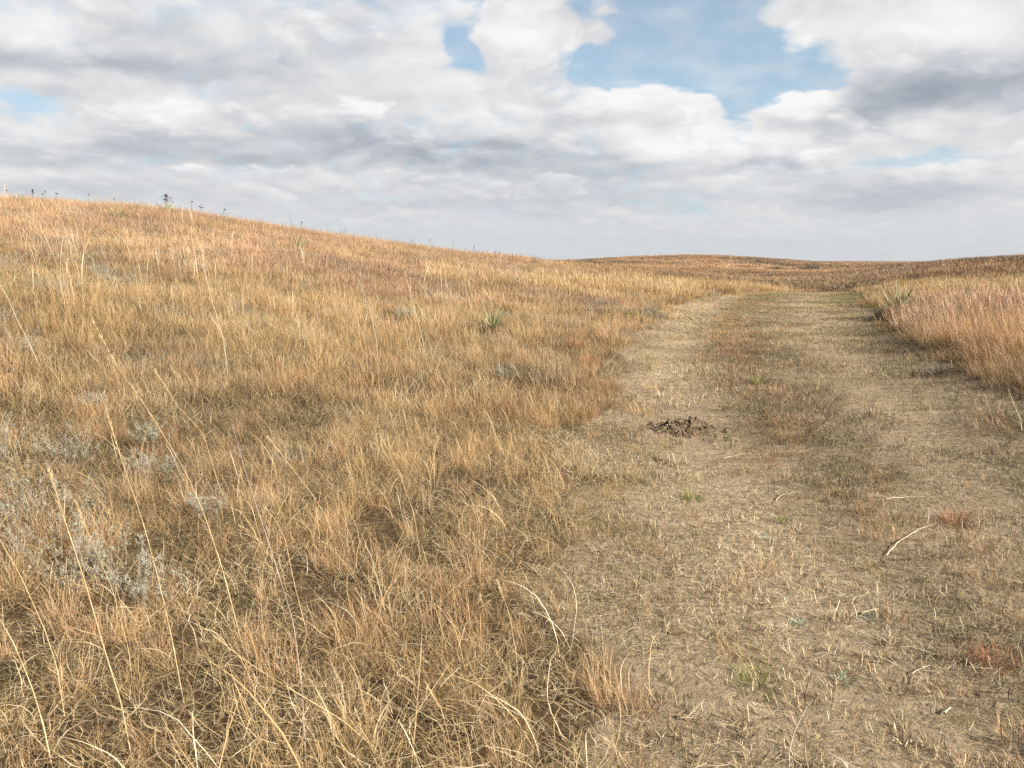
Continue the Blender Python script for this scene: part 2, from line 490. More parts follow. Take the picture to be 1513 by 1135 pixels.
def gn_scatter(name, proto, pts, rot, scl, idx, tint, bright, label, cat_kind='stuff'):
    me = mesh_from(name, pts, None, None, None, {
        'rot': ('FLOAT_VECTOR', rot.astype(np.float32)), 'scl': ('FLOAT_VECTOR', scl.astype(np.float32)),
        'idx': ('INT', idx.astype(np.int32)), 'tint': ('FLOAT', tint.astype(np.float32)), 'bright': ('FLOAT', bright.astype(np.float32))})
    o = link(name, me)
    ng = bpy.data.node_groups.new(name, 'GeometryNodeTree')
    ng.interface.new_socket('Geometry', in_out='INPUT', socket_type='NodeSocketGeometry')
    ng.interface.new_socket('Geometry', in_out='OUTPUT', socket_type='NodeSocketGeometry')
    N = ng.nodes; L = ng.links
    gi = N.new('NodeGroupInput'); go = N.new('NodeGroupOutput')
    iop = N.new('GeometryNodeInstanceOnPoints')
    ci = N.new('GeometryNodeCollectionInfo'); ci.inputs['Collection'].default_value = proto
    ci.inputs['Separate Children'].default_value = True; ci.inputs['Reset Children'].default_value = True
    m2p = N.new('GeometryNodeMeshToPoints')
    L.new(gi.outputs[0], m2p.inputs['Mesh'])
    L.new(m2p.outputs[0], iop.inputs['Points']); L.new(ci.outputs[0], iop.inputs['Instance'])
    iop.inputs['Pick Instance'].default_value = True
    for nm, dt, sock in (('idx', 'INT', 'Instance Index'), ('rot', 'FLOAT_VECTOR', 'Rotation'), ('scl', 'FLOAT_VECTOR', 'Scale')):
        na = N.new('GeometryNodeInputNamedAttribute'); na.data_type = dt; na.inputs['Name'].default_value = nm
        L.new(na.outputs['Attribute'], iop.inputs[sock])
    L.new(iop.outputs[0], go.inputs[0])
    mod = o.modifiers.new(name, 'NODES'); mod.node_group = ng
    tag(o, label, None, None, cat_kind)
    return o


def wedge(rng, r0, r1, dens, a0=-46, a1=46):
    """random points between two distances in front of (and, close up, around) the camera"""
    A = .5 * math.radians(a1 - a0) * (r1 * r1 - r0 * r0)
    n = int(A * dens)
    r = np.sqrt(rng.random(n) * (r1 * r1 - r0 * r0) + r0 * r0)
    a = np.radians(rng.uniform(a0, a1, n))
    return r * np.sin(a), r * np.cos(a)


def tilt_rot(x, y, yaw, e=.3, k=1.0):
    """euler angles that turn z onto the terrain normal (small slopes) with the yaw applied first"""
    gx = (ground_z(x + e, y, False) - ground_z(x - e, y, False)) / (2 * e) * k
    gy = (ground_z(x, y + e, False) - ground_z(x, y - e, False)) / (2 * e) * k
    # R = Rz(yaw) then small tilt: express tilt axis in the yawed frame (XYZ euler: x, y applied before z)
    c, s = np.cos(yaw), np.sin(yaw)
    lx = gx * c + gy * s; ly = -gx * s + gy * c
    return np.stack([np.arctan(ly), -np.arctan(lx), yaw], -1)


def scatter(name, label, jobs, seed):
    """one stuff object per call; jobs: proto name, points, yaw spread, scale fn, tint fn, bright fn"""
    P = []; R = []; S = []; I = []; Ti = []; B = []
    # all prototypes of the jobs in one collection, so the stuff stays one object
    col = bpy.data.collections.new(name + "_sources"); base = {}
    k = 0
    allnames = []
    for j in jobs:
        if j['proto'] in base: continue
        obs = list(PROTO[j['proto']].objects)
        base[j['proto']] = (k, len(obs))
        for o in obs:
            o.name = f"{name}_src_{k:03d}"     # collection info sorts by name
            col.objects.link(o); k += 1
    rng = np.random.default_rng(seed)
    for j in jobs:
        x, y = j['xy']
        n = len(x)
        if n == 0: continue
        yaw = rng.normal(0, j.get('yaw', .5), n) if j.get('yaw', .5) < 5 else rng.uniform(-math.pi, math.pi, n)
        z = ground_z(x, y) + j.get('dz', 0.0)
        P.append(np.stack([x, y, z], -1)); R.append(tilt_rot(x, y, yaw))
        sc = j['scale'](x, y, rng); zs = sc * j.get('zs', 1.0) * rng.uniform(.85, 1.15, n)
        S.append(np.stack([sc, sc, zs], -1))
        b0, nb = base[j['proto']]
        I.append(b0 + rng.integers(0, nb, n))
        Ti.append(np.clip(j['tint'](x, y) + rng.normal(0, .12, n), 0, 1)); B.append(np.clip(j['bright'](x, y) + rng.normal(0, .12, n), 0, 1))
    return gn_scatter(name, col, np.concatenate(P), np.concatenate(R), np.concatenate(S), np.concatenate(I), np.concatenate(Ti), np.concatenate(B), label)


# ------------------------------------------------------------------ ground
def ground_material():
    m, T = material("sandy_soil")
    pos = T.n('ShaderNodeNewGeometry').outputs['Position']
    op = T.n('ShaderNodeAttribute', attribute_name='open', attribute_type='GEOMETRY').outputs['Fac']
    n1 = T.noise(pos, 1.1, 5, .6); n2 = T.noise(pos, 14, 6, .7); n3 = T.noise(pos, 120, 4, .7)
    stretched = T.vmath('MULTIPLY', pos, (60, 25, 60))
    chaff = T.noise(stretched, 1.0, 4, .75)
    soil = T.ramp(n2, [(.3, (.14, .10, .06)), (.5, (.31, .235, .15)), (.7, (.44, .35, .23))])
    soil = T.mix(T.mapr(chaff, .52, .62), soil, (.43, .33, .19))
    soil = T.mix(T.mapr(chaff, .42, .36), soil, (.10, .07, .042))
    duff = T.ramp(T.noise(pos, 26, 6, .75), [(.3, (.04, .028, .016)), (.5, (.10, .068, .036)), (.62, (.19, .13, .068)), (.75, (.30, .22, .12))])
    col = T.mix(T.mapr(op, .0, .6), duff, soil)
    # at a distance the sward itself: rust and straw patches
    d = T.vmath('LENGTH', pos, out=1)
    p2 = T.noise(T.vmath('MULTIPLY', pos, (1, 2.2, 1)), .07, 7, .62)
    sward = T.ramp(p2, [(.36, (.12, .09, .055)), (.45, (.22, .145, .09)), (.53, (.30, .19, .115)), (.62, (.36, .25, .15))])
    sward = T.mix(T.mapr(T.noise(T.vmath('MULTIPLY', pos, (1, 3, 1)), .5, 5, .7), .5, .35), sward, (.10, .065, .04))
    col = T.mix(T.math('MULTIPLY', T.mapr(d, 20, 70), .9), col, sward)
    bmp = T.n('ShaderNodeBump', {'Strength': 1.0, 'Distance': .03, 'Height': T.math('ADD', n2, T.math('MULTIPLY', n3, .5))})
    p = T.n('ShaderNodeBsdfPrincipled', {'Base Color': col, 'Roughness': .95, 'Specular IOR Level': .1, 'Normal': bmp.outputs[0]})
    T.n('ShaderNodeOutputMaterial', {0: p.outputs[0]})
    return m


MG = ground_material()


def polar_sheet():
    """the whole terrain as one polar grid, cut into hills, ground and track"""
    r = [0.0]
    st = .05
    while r[-1] < 2400:
        r.append(r[-1] + max(.05, r[-1] * .011))
    r = np.array(r)
    a = np.radians(np.concatenate([np.arange(-180, -48, 3.0), np.arange(-48, 48, .28), np.arange(48, 180.01, 3.0)]))
    R, A = np.meshgrid(r, a, indexing='ij')
    X = R * np.sin(A); Y = R * np.cos(A); Z = ground_z(X, Y)
    f, L, Rr, M = track_fields(X, Y)
    nr, na = X.shape
    idx = np.arange(nr * na).reshape(nr, na)
    q = np.stack([idx[:-1, :-1], idx[:-1, 1:], idx[1:, 1:], idx[1:, :-1]], -1)
    cx = .25 * (X[:-1, :-1] + X[1:, :-1] + X[:-1, 1:] + X[1:, 1:]); cy = .25 * (Y[:-1, :-1] + Y[1:, :-1] + Y[:-1, 1:] + Y[1:, 1:])
    rc = np.hypot(cx, cy); fc = track_fields(cx, cy)[0]
    co = np.stack([X, Y, Z], -1).reshape(-1, 3); op = f.reshape(-1)
    parts = {'ground': (rc < 62) & (fc < .5), 'dirt_track': (rc < 62) & (fc >= .5), 'hills': rc >= 62}
    labels = {'ground': 'sloping prairie ground under the dry grass', 'dirt_track': 'sandy two rut dirt track curving across the prairie',
              'hills': 'low rolling grass hills along the horizon'}
    for k, msk in parts.items():
        qs = q[msk].reshape(-1, 4)[:, ::-1]
        used, inv = np.unique(qs, return_inverse=True)
        me = mesh_from(k, co[used], inv.reshape(-1, 4), None, MG, {'open': ('FLOAT', op[used].astype(np.float32))}, True)
        tag(link(k, me), labels[k], None, None, 'structure')


polar_sheet()

# ------------------------------------------------------------------ grass
if True:
    M_GOLD = grass_material("cured_golden_grass", [(0, (.10, .068, .04)), (.16, (.22, .145, .07)), (.38, (.43, .265, .115)), (.6, (.58, .39, .185)), (.82, (.70, .54, .31)), (1, (.80, .70, .50))], .33)
    M_RED = grass_material("rusty_bluestem", [(0, (.12, .072, .045)), (.22, (.27, .150, .080)), (.48, (.45, .272, .160)), (.75, (.59, .405, .255)), (1, (.71, .55, .39))], .25)
    M_RUST = grass_material("orange_bluestem", [(0, (.12, .07, .04)), (.22, (.28, .145, .07)), (.48, (.46, .265, .13)), (.75, (.60, .40, .21)), (1, (.71, .55, .35))], .3)
    M_MAT = grass_material("matted_thatch", [(0, (.07, .055, .03)), (.14, (.135, .105, .048)), (.32, (.26, .18, .085)), (.55, (.42, .30, .145)), (.8, (.60, .47, .26)), (1, (.74, .62, .42))], .3)
    M_STRAW = grass_material("fallen_straw", [(0, (.07, .05, .03)), (.28, (.19, .135, .075)), (.6, (.46, .345, .19)), (.85, (.66, .53, .33)), (1, (.78, .69, .50))], .3, .12)
    M_OLIVE = grass_material("short_green_grass", [(0, (.075, .085, .025)), (.35, (.15, .155, .045)), (.65, (.27, .23, .085)), (1, (.42, .32, .14))], .3)
    M_SAGE = grass_material("silvery_forb", [(0, (.15, .12, .075)), (.35, (.28, .235, .16)), (.7, (.42, .38, .29)), (1, (.55, .52, .43))], .3, .15)

    # near
    proto_set('golden_near', M_GOLD, 9, [
        dict(n=80, R=.13, L=(.07, .27), w=(.001, .0026), t0=(5, 65), t1=(45, 125), lean=.4, segs=6, bv=(.46, .29), kink=.3, twist=1.0),
        dict(n=42, R=.10, L=(.14, .34), w=(.001, .0024), t0=(2, 40), t1=(15, 85), lean=.6, segs=6, bv=(.52, .2), kink=.16),
        dict(n=7, R=.09, L=(.26, .46), w=(.0012, .0022), t0=(2, 25), t1=(15, 65), lean=.9, segs=7, bv=(.66, .14), head=.3, kink=.1)])
    proto_set('red_near', M_RUST, 8, [
        dict(n=70, R=.12, L=(.08, .27), w=(.001, .0024), t0=(5, 60), t1=(40, 115), lean=.4, segs=6, bv=(.45, .24), kink=.28, twist=1.0),
        dict(n=55, R=.09, L=(.14, .36), w=(.001, .0022), t0=(2, 32), t1=(12, 75), lean=.7, segs=6, bv=(.5, .2), kink=.14),
        dict(n=8, R=.08, L=(.28, .48), w=(.001, .002), t0=(2, 20), t1=(10, 50), lean=.9, segs=7, bv=(.62, .14), head=.4)])
    proto_set('mat_near', M_MAT, 9, [
        dict(n=190, R=.24, L=(.06, .22), w=(.001, .0028), t0=(10, 80), t1=(50, 125), lean=.25, segs=5, bv=(.43, .31), tufts=14, tr=.05, z=(0, .03), kink=.35, twist=1.2),
        dict(n=50, R=.26, L=(.05, .22), w=(.0014, .0034), t0=(75, 100), t1=(78, 102), lean=0, segs=5, bv=(.66, .2), z=(.01, .10), kink=.3, twist=1.0)])
    proto_set('straw_near', M_STRAW, 9, [
        dict(n=230, R=.27, L=(.012, .085), w=(.0008, .0026), t0=(76, 97), t1=(80, 100), lean=0, segs=3, bv=(.48, .34), z=(.003, .03), kink=.15),
        dict(n=12, R=.26, L=(.04, .14), w=(.0012, .0030), t0=(74, 93), t1=(80, 98), lean=0, segs=5, bv=(.62, .26), z=(.006, .035), kink=.14, twist=.6),
        dict(n=90, R=.27, L=(.015, .06), w=(.0012, .003), t0=(5, 60), t1=(10, 90), lean=.2, segs=3, bv=(.30, .30), z=(0, .002), kink=.2)])
    proto_set('stub_near', M_STRAW, 7, [
        dict(n=250, R=.27, L=(.015, .075), w=(.0012, .0032), t0=(0, 55), t1=(5, 80), lean=.25, segs=3, bv=(.32, .30), kink=.2, tufts=20, tr=.028)])
    proto_set('short_near', M_OLIVE, 6, [
        dict(n=130, R=.2, L=(.03, .11), w=(.0012, .0026), t0=(5, 60), t1=(40, 95), lean=.2, segs=4, bv=(.5, .25), tufts=11, tr=.035)])
    proto_set('sage_near', M_SAGE, 5, [
        dict(n=170, R=.12, L=(.05, .2), w=(.0015, .004), t0=(5, 55), t1=(10, 80), lean=.3, segs=4, bv=(.5, .2), kink=.4)])
    # middle
    proto_set('golden_mid', M_GOLD, 7, [
        dict(n=110, R=.27, L=(.08, .28), w=(0.0018, 0.0036), t0=(5, 60), t1=(35, 115), lean=.4, segs=4, bv=(.45, .25), kink=.28, twist=1.0),
        dict(n=90, R=.24, L=(.14, .36), w=(0.0018, 0.0036), t0=(2, 38), t1=(15, 80), lean=.6, segs=4, bv=(.53, .22), kink=.15),
        dict(n=14, R=.22, L=(.3, .50), w=(0.0018, 0.0032), t0=(2, 22), t1=(15, 55), lean=.9, segs=5, bv=(.66, .14), head=.4)])
    proto_set('red_mid', M_RUST, 7, [
        dict(n=100, R=.26, L=(.08, .28), w=(0.0018, 0.0036), t0=(5, 60), t1=(35, 110), lean=.4, segs=4, bv=(.43, .25), kink=.28, twist=1.0),
        dict(n=120, R=.23, L=(.16, .38), w=(0.0018, 0.0036), t0=(2, 35), t1=(12, 75), lean=.8, segs=4, bv=(.52, .22), kink=.13),
        dict(n=16, R=.22, L=(.3, .50), w=(0.0018, 0.0029), t0=(2, 20), t1=(10, 50), lean=.9, segs=5, bv=(.64, .14), head=.4)])
    proto_set('mat_mid', M_MAT, 7, [
        dict(n=230, R=.36, L=(.07, .24), w=(0.0018, 0.0043), t0=(10, 78), t1=(45, 120), lean=.25, segs=4, bv=(.45, .26), tufts=26, tr=.06, z=(0, .03), kink=.3, twist=1.0)])
    proto_set('straw_mid', M_STRAW, 6, [
        dict(n=300, R=.45, L=(.03, .14), w=(0.0022, 0.0050), t0=(78, 95), t1=(82, 98), lean=0, segs=2, bv=(.5, .24), z=(.004, .025), kink=.25),
        dict(n=90, R=.45, L=(.03, .09), w=(0.0022, 0.0043), t0=(20, 80), t1=(50, 95), lean=.2, segs=3, bv=(.38, .22), z=(0, .004))])
    proto_set('stub_mid', M_STRAW, 6, [
        dict(n=280, R=.45, L=(.02, .09), w=(0.0018, 0.0043), t0=(0, 55), t1=(5, 80), lean=.25, segs=2, bv=(.32, .30), kink=.2, tufts=26, tr=.05)])
    proto_set('short_mid', M_OLIVE, 5, [
        dict(n=170, R=.36, L=(.04, .12), w=(0.0022, 0.0043), t0=(5, 60), t1=(40, 95), lean=.2, segs=3, bv=(.5, .25), tufts=20, tr=.06)])
    proto_set('sage_mid', M_SAGE, 4, [
        dict(n=150, R=.2, L=(.08, .28), w=(0.0029, 0.0058), t0=(5, 50), t1=(10, 70), lean=.3, segs=3, bv=(.5, .2), kink=.4)])
    # far
    proto_set('golden_far', M_GOLD, 6, [
        dict(n=170, R=.42, L=(.16, .36), w=(0.0050, 0.0101), t0=(2, 38), t1=(15, 75), lean=.6, segs=3, bv=(.5, .2)),
        dict(n=22, R=.42, L=(.32, .52), w=(0.0036, 0.0072), t0=(2, 22), t1=(12, 50), lean=.8, segs=4, bv=(.66, .14), head=.4)])
    proto_set('red_far', M_RED, 6, [
        dict(n=190, R=.42, L=(.16, .38), w=(0.0050, 0.0101), t0=(2, 35), t1=(15, 70), lean=.7, segs=3, bv=(.5, .2)),
        dict(n=20, R=.42, L=(.3, .52), w=(0.0036, 0.0065), t0=(2, 20), t1=(10, 45), lean=.8, segs=4, bv=(.62, .14), head=.4)])
    proto_set('straw_far', M_STRAW, 4, [
        dict(n=240, R=.7, L=(.06, .22), w=(0.0058, 0.0115), t0=(70, 92), t1=(80, 96), lean=0, segs=2, bv=(.5, .24), z=(.004, .04), kink=.25)])
    proto_set('short_far', M_OLIVE, 4, [
        dict(n=200, R=.6, L=(.06, .14), w=(0.0058, 0.0101), t0=(5, 60), t1=(40, 90), lean=.2, segs=2, bv=(.5, .25))])
    proto_set('sage_far', M_SAGE, 4, [
        dict(n=120, R=.35, L=(.12, .32), w=(0.0072, 0.0130), t0=(5, 45), t1=(10, 65), lean=.3, segs=3, bv=(.5, .2), kink=.4)])
    # very far: wide tufts
    proto_set('golden_vfar', M_GOLD, 5, [dict(n=150, R=1.1, L=(.2, .5), w=(.02, .04), t0=(2, 35), t1=(15, 65), lean=.6, segs=2, bv=(.5, .2))])
    proto_set('red_vfar', M_RED, 5, [dict(n=150, R=1.1, L=(.2, .5), w=(.02, .04), t0=(2, 35), t1=(15, 65), lean=.6, segs=2, bv=(.5, .2))])
    proto_set('sage_vfar', M_SAGE, 3, [dict(n=110, R=.9, L=(.2, .5), w=(.03, .05), t0=(2, 35), t1=(15, 65), lean=.3, segs=2, bv=(.3, .2))])

    rs = np.random.default_rng(5)

    CLEAR = [(*hit(u, v, False)[:2], r) for u, v, r in ((1008, 634, .34), (906, 586, .14), (975, 681, .09), (728, 487, .40), (1324, 464, .62),
                                                       (1318, 478, .40), (724, 500, .35), (1120, 568, .10))]

    def keep(xy, p):
        x, y = xy
        ok = np.ones(len(x), bool)
        for cx, cy, r in CLEAR: ok &= np.hypot(x - cx, (y - cy) * .8) > r
        x, y = x[ok], y[ok]
        k = rs.random(len(x)) < p(x, y)
        return x[k], y[k]

    def F_(x, y): return track_fields(x, y)

    def lowcover(x, y):
        return openf(x, y) * (1 - .96 * F_(x, y)[1]) * (1 - .88 * F_(x, y)[2]) * (.14 + .72 * sst(.35, .6, N2(x, y, .8, 3)))

    def redness(x, y):
        """where the rusty grass stands: the right bank, upper hill, scattered patches"""
        r = np.hypot(x, y)
        right = sst(0.0, .4, x - bx(RB, y)) * sst(26, 17, y)
        hill = sst(13, 24, r) * sst(3, -7, x - y * .08) * .86
        farr = sst(50, 62, r) * (.80 + .2 * sst(22, 27, np.degrees(np.arctan2(x, y))))
        patch = sst(.54, .68, N2(x, y, 2.2, 3)) * .55
        near = .75 * np.exp(-((x + 2.0) ** 2 + (y - 2.9) ** 2) / 1.2) + .7 * np.exp(-((x - .1) ** 2 / .5 + (y - 3.6) ** 2 / 1.5)) + .6 * np.exp(-((x + 4.6) ** 2 / 2 + (y - 7.2) ** 2 / 2.0))
        near = np.maximum(near, .6 * sst(.5, .64, N3(x, y, 1.3, 3)) * sst(9, 6, y)) * sst(.34, .54, N1(x, y, .6, 2))
        verge_ = .8 * np.exp(-((bx(LB, y) - x - .5) / .7) ** 2) * sst(.42, .6, N4(x, y, 1.6, 2)) * sst(4, 7, y) * sst(22, 17, y)
        return np.clip(np.maximum(np.maximum(np.maximum(right * .95, hill), np.maximum(patch, farr)), np.maximum(near, verge_)), 0, 1)

    def olive(x, y):
        return np.exp(-((x + 3.4) / 2.2) ** 2 - ((y - 6.3) / 1.6) ** 2) * sst(.30, .55, N4(x, y, .8, 2))

    def goldband(x, y):
        """bright straw fringe beside the far bend of the track"""
        d = bx(LB, y) - x
        g = sst(-.5, 1, d) * sst(9, 3, d) * sst(22, 28, y) * sst(52, 46, y)
        g2 = sst(.5, 2, x - bx(RB, y)) * sst(20, 26, y) * sst(50, 44, y)
        return np.maximum(g, g2)

    def field(x, y): return 1 - F_(x, y)[0]
    def openf(x, y): return F_(x, y)[0]
    def gap(x, y): return sst(.26, .44, N4(x, y, 1.1, 3)) * (.28 + .72 * sst(.34, .50, N1(x, y, .42, 2)))       # thin spots with thatch and sand

    def bare(x, y):
        b = 1.0
        for (u, v, rad) in ((445, 918, .26), (150, 1062, .22), (250, 700, .20), (330, 720, .20)):
            p = BARE[(u, v)]
            b = b * sst(rad * .5, rad, np.hypot((x - p[0]), (y - p[1])))
        return b
    BARE = {(u, v): hit(u, v) for (u, v) in ((445, 918), (150, 1062), (250, 700), (330, 720))}

    def verge(x, y):
        """low ragged grass creeping from the sward into the track"""
        e = x - bx(LB, y) + (N2(x, y, .6, 3) - .5) * 1.4
        e2 = bx(RB, y) - x
        return openf(x, y) * (1 - F_(x, y)[1]) * np.maximum(sst(1.5, .1, e) * .75, sst(.9, .1, e2) * .35 * sst(12, 8, y)) * sst(.30, .5, N4(x, y, .5, 3))
    def w_gold(x, y): return field(x, y) * (1 - .85 * redness(x, y)) * gap(x, y) * bare(x, y) * (1 - .6 * olive(x, y))
    def w_red(x, y): return field(x, y) * redness(x, y) * (.5 + .5 * gap(x, y)) * bare(x, y)
    def w_sage(x, y): return field(x, y) * sst(3.2, 5.5, y) * .7 * sst(.52, .70, N3(x, y, 1.8, 3)) * bare(x, y)
    def w_sage_hill(x, y):
        r = np.hypot(x, y)
        band = np.exp(-((r - 21) / 5.5) ** 2) * sst(9, 3, x) * .9
        return field(x, y) * np.clip(sst(.50, .66, N3(x, y, 1.9, 3)) * .6 + band * sst(.40, .58, N3(x, y, 2.5, 3)), 0, 1)

    def t_redfar(x, y): return .50 - .24 * sst(22, 27, np.degrees(np.arctan2(x, y))) + .9 * (N3(x, y, 16.0, 3) - .5)
    def b_far(x, y): return .50 - .10 * sst(22, 27, np.degrees(np.arctan2(x, y))) + 1.2 * (N4(x, y, 20., 3) - .5)
    def one(v, s=.18): return lambda x, y, r: np.clip(r.normal(v, s, len(x)), v * .55, v * 1.5)
    def hgt(x, y, r):
        base = (.64 + .12 * sst(6, 18, np.hypot(x, y))) + .35 * (N1(x, y, 2.4, 2) - .5) * 2
        base = base * (1 - .35 * sst(.55, -.1, -(x - bx(LB, y)) * 1.0) * sst(16, 10, y)) 
        base = base + .30 * goldband(x, y)
        return np.clip(base * r.normal(1, .18, len(x)), .38, 1.9)
    def hred(x, y, r):
        rb = sst(0, .8, x - bx(RB, y)) * sst(30, 20, y)
        return np.clip((.68 + .06 * sst(6, 18, np.hypot(x, y)) + .68 * rb) * r.normal(1, .14, len(x)), .5, 1.7)
    def t_gold(x, y): return .40 - .06 * sst(10, 18, np.hypot(x, y)) + .5 * (N2(x, y, 3.1, 3) - .5) + .12 * goldband(x, y)
    def t_red(x, y): return .50 + .12 * sst(0, .5, x - bx(RB, y)) + .6 * (N3(x, y, 4.0, 3) - .5)
    def t_mat(x, y): return .38 - .22 * olive(x, y) + .9 * (N1(x, y, 1.7, 3) - .5)
    def br(x, y):
        f, L, R, M = F_(x, y)
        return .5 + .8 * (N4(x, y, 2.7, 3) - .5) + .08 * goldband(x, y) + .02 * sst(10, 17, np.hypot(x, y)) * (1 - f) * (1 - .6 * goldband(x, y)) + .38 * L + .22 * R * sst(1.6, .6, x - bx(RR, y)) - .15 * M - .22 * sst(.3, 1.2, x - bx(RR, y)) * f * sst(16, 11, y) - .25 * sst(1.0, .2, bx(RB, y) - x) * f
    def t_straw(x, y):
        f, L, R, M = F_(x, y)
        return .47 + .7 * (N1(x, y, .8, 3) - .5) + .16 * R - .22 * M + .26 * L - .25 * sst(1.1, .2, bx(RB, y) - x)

    def wd(r0, r1, d): return wedge(rs, r0, r1, d)
    def wf(r0, r1, d): return wedge(rs, r0, r1, d, -75, 75)
    A = 7.5; B2 = 18; C2 = 46
    scatter('golden_grass', 'cured golden prairie grass covering the slope left of the track', [
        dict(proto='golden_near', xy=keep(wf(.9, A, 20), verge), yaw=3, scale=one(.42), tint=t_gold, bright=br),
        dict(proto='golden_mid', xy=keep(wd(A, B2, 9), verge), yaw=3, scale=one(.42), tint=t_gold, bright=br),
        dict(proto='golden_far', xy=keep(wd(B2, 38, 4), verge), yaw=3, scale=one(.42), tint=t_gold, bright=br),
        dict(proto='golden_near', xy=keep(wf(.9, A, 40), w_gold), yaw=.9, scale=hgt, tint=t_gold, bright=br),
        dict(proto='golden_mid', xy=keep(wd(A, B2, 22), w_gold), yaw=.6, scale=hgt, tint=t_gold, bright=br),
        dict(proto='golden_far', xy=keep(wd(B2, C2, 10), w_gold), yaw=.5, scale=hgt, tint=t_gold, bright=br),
        dict(proto='golden_vfar', xy=keep(wd(C2, 130, .9), lambda x, y: field(x, y) * (1 - .8 * redness(x, y))), yaw=.5, scale=one(.85), tint=t_gold, bright=b_far),
        dict(proto='golden_vfar', xy=keep(wd(130, 300, .25), lambda x, y: .22 + 0 * x), yaw=.5, scale=one(.95), tint=lambda x, y: .4 + 0 * x, bright=b_far),
    ], 21)
    scatter('reddish_grass', 'rust coloured bluestem grass on the right bank and the hillside', [
        dict(proto='red_near', xy=keep(wf(.9, A, 38), w_red), yaw=.9, scale=hred, tint=t_red, bright=br),
        dict(proto='red_mid', xy=keep(wd(A, B2, 24), w_red), yaw=.5, scale=hred, tint=t_red, bright=br),
        dict(proto='red_far', xy=keep(wd(B2, C2, 11), w_red), yaw=.5, scale=hred, tint=t_red, bright=br),
        dict(proto='red_vfar', xy=keep(wd(C2, 130, 1.0), lambda x, y: field(x, y) * redness(x, y)), yaw=.5, scale=one(.8), tint=t_redfar, bright=b_far),
        dict(proto='red_vfar', xy=keep(wd(130, 300, .25), lambda x, y: .6 + 0 * x), yaw=.5, scale=one(.95), tint=t_redfar, bright=b_far),
    ], 22)
    scatter('matted_grass', 'matted dull thatch lying between the taller grass tufts', [
        dict(proto='mat_near', xy=keep(wf(.9, A, 15), lambda x, y: field(x, y) * (.25 + .75 * bare(x, y))), yaw=9, scale=one(1), tint=t_mat, bright=br),
        dict(proto='mat_near', xy=keep(wf(.9, A, 9), lowcover), yaw=9, scale=one(.5), zs=.7, tint=lambda x, y: t_mat(x, y) - .08, bright=br),
        dict(proto='mat_mid', xy=keep(wd(A, B2, 6), lowcover), yaw=9, scale=one(.5), zs=.7, tint=lambda x, y: t_mat(x, y) - .05, bright=br),
        dict(proto='mat_mid', xy=keep(wd(B2, 40, 3), lowcover), yaw=9, scale=one(.7), zs=.6, tint=t_mat, bright=br),
        dict(proto='mat_mid', xy=keep(wd(A, B2, 8), field), yaw=9, scale=one(1), tint=t_mat, bright=br),
        dict(proto='mat_mid', xy=keep(wd(B2, C2, 3), lambda x, y: field(x, y) * .8), yaw=9, scale=one(1.3), tint=t_mat, bright=br),
    ], 23)
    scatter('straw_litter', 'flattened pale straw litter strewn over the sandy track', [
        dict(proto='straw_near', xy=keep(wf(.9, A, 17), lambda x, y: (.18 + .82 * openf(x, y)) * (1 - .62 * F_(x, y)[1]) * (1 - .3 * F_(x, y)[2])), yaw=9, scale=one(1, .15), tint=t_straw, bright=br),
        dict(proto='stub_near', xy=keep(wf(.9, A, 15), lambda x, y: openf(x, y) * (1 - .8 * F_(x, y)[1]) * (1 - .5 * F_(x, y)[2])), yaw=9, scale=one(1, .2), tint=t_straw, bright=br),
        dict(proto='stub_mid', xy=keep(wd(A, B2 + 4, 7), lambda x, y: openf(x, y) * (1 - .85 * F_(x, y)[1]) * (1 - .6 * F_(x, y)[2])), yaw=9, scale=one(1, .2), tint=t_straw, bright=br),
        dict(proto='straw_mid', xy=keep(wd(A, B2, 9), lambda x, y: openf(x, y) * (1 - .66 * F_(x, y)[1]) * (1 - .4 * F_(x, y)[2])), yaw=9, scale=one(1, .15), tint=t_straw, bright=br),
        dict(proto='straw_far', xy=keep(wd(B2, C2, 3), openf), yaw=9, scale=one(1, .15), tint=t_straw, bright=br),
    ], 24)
    g_ = lambda x, y: sst(.48, .66, N1(x, y, 1.1, 3))
    scatter('short_grass', 'short olive green grass sprouting on and beside the track', [
        dict(proto='short_near', xy=keep(wf(.9, A, 13), lambda x, y: np.clip(openf(x, y) * (.10 + .65 * g_(x, y)) * (1 - .9 * F_(x, y)[1]) * (1 - .6 * F_(x, y)[2]) + .25 * field(x, y) * g_(x, y) + field(x, y) * olive(x, y), 0, 1)), yaw=9, scale=one(.8), tint=lambda x, y: .42 + 0 * x, bright=br),
        dict(proto='short_mid', xy=keep(wd(A, B2, 5), lambda x, y: np.clip(openf(x, y) * (.12 + .6 * g_(x, y)) * (1 - .9 * F_(x, y)[1]) * (1 - .8 * F_(x, y)[2]), 0, 1)), yaw=9, scale=one(.8), tint=lambda x, y: .45 + 0 * x, bright=br),
        dict(proto='short_far', xy=keep(wd(B2, C2, 2.5), lambda x, y: np.clip(openf(x, y) * (.22 + .5 * g_(x, y) + .4 * sst(26, 34, y)) * (1 - .8 * F_(x, y)[1]) * (1 - .6 * F_(x, y)[2]), 0, 1)), yaw=9, scale=one(.9), tint=lambda x, y: .55 + 0 * x, bright=lambda x, y: .75 + 0 * x),
        dict(proto='short_near', xy=keep(wf(.9, A, 10), lambda x, y: F_(x, y)[3] * .5), yaw=9, scale=one(1.0), tint=lambda x, y: .7 + 0 * x, bright=br),
    ], 25)
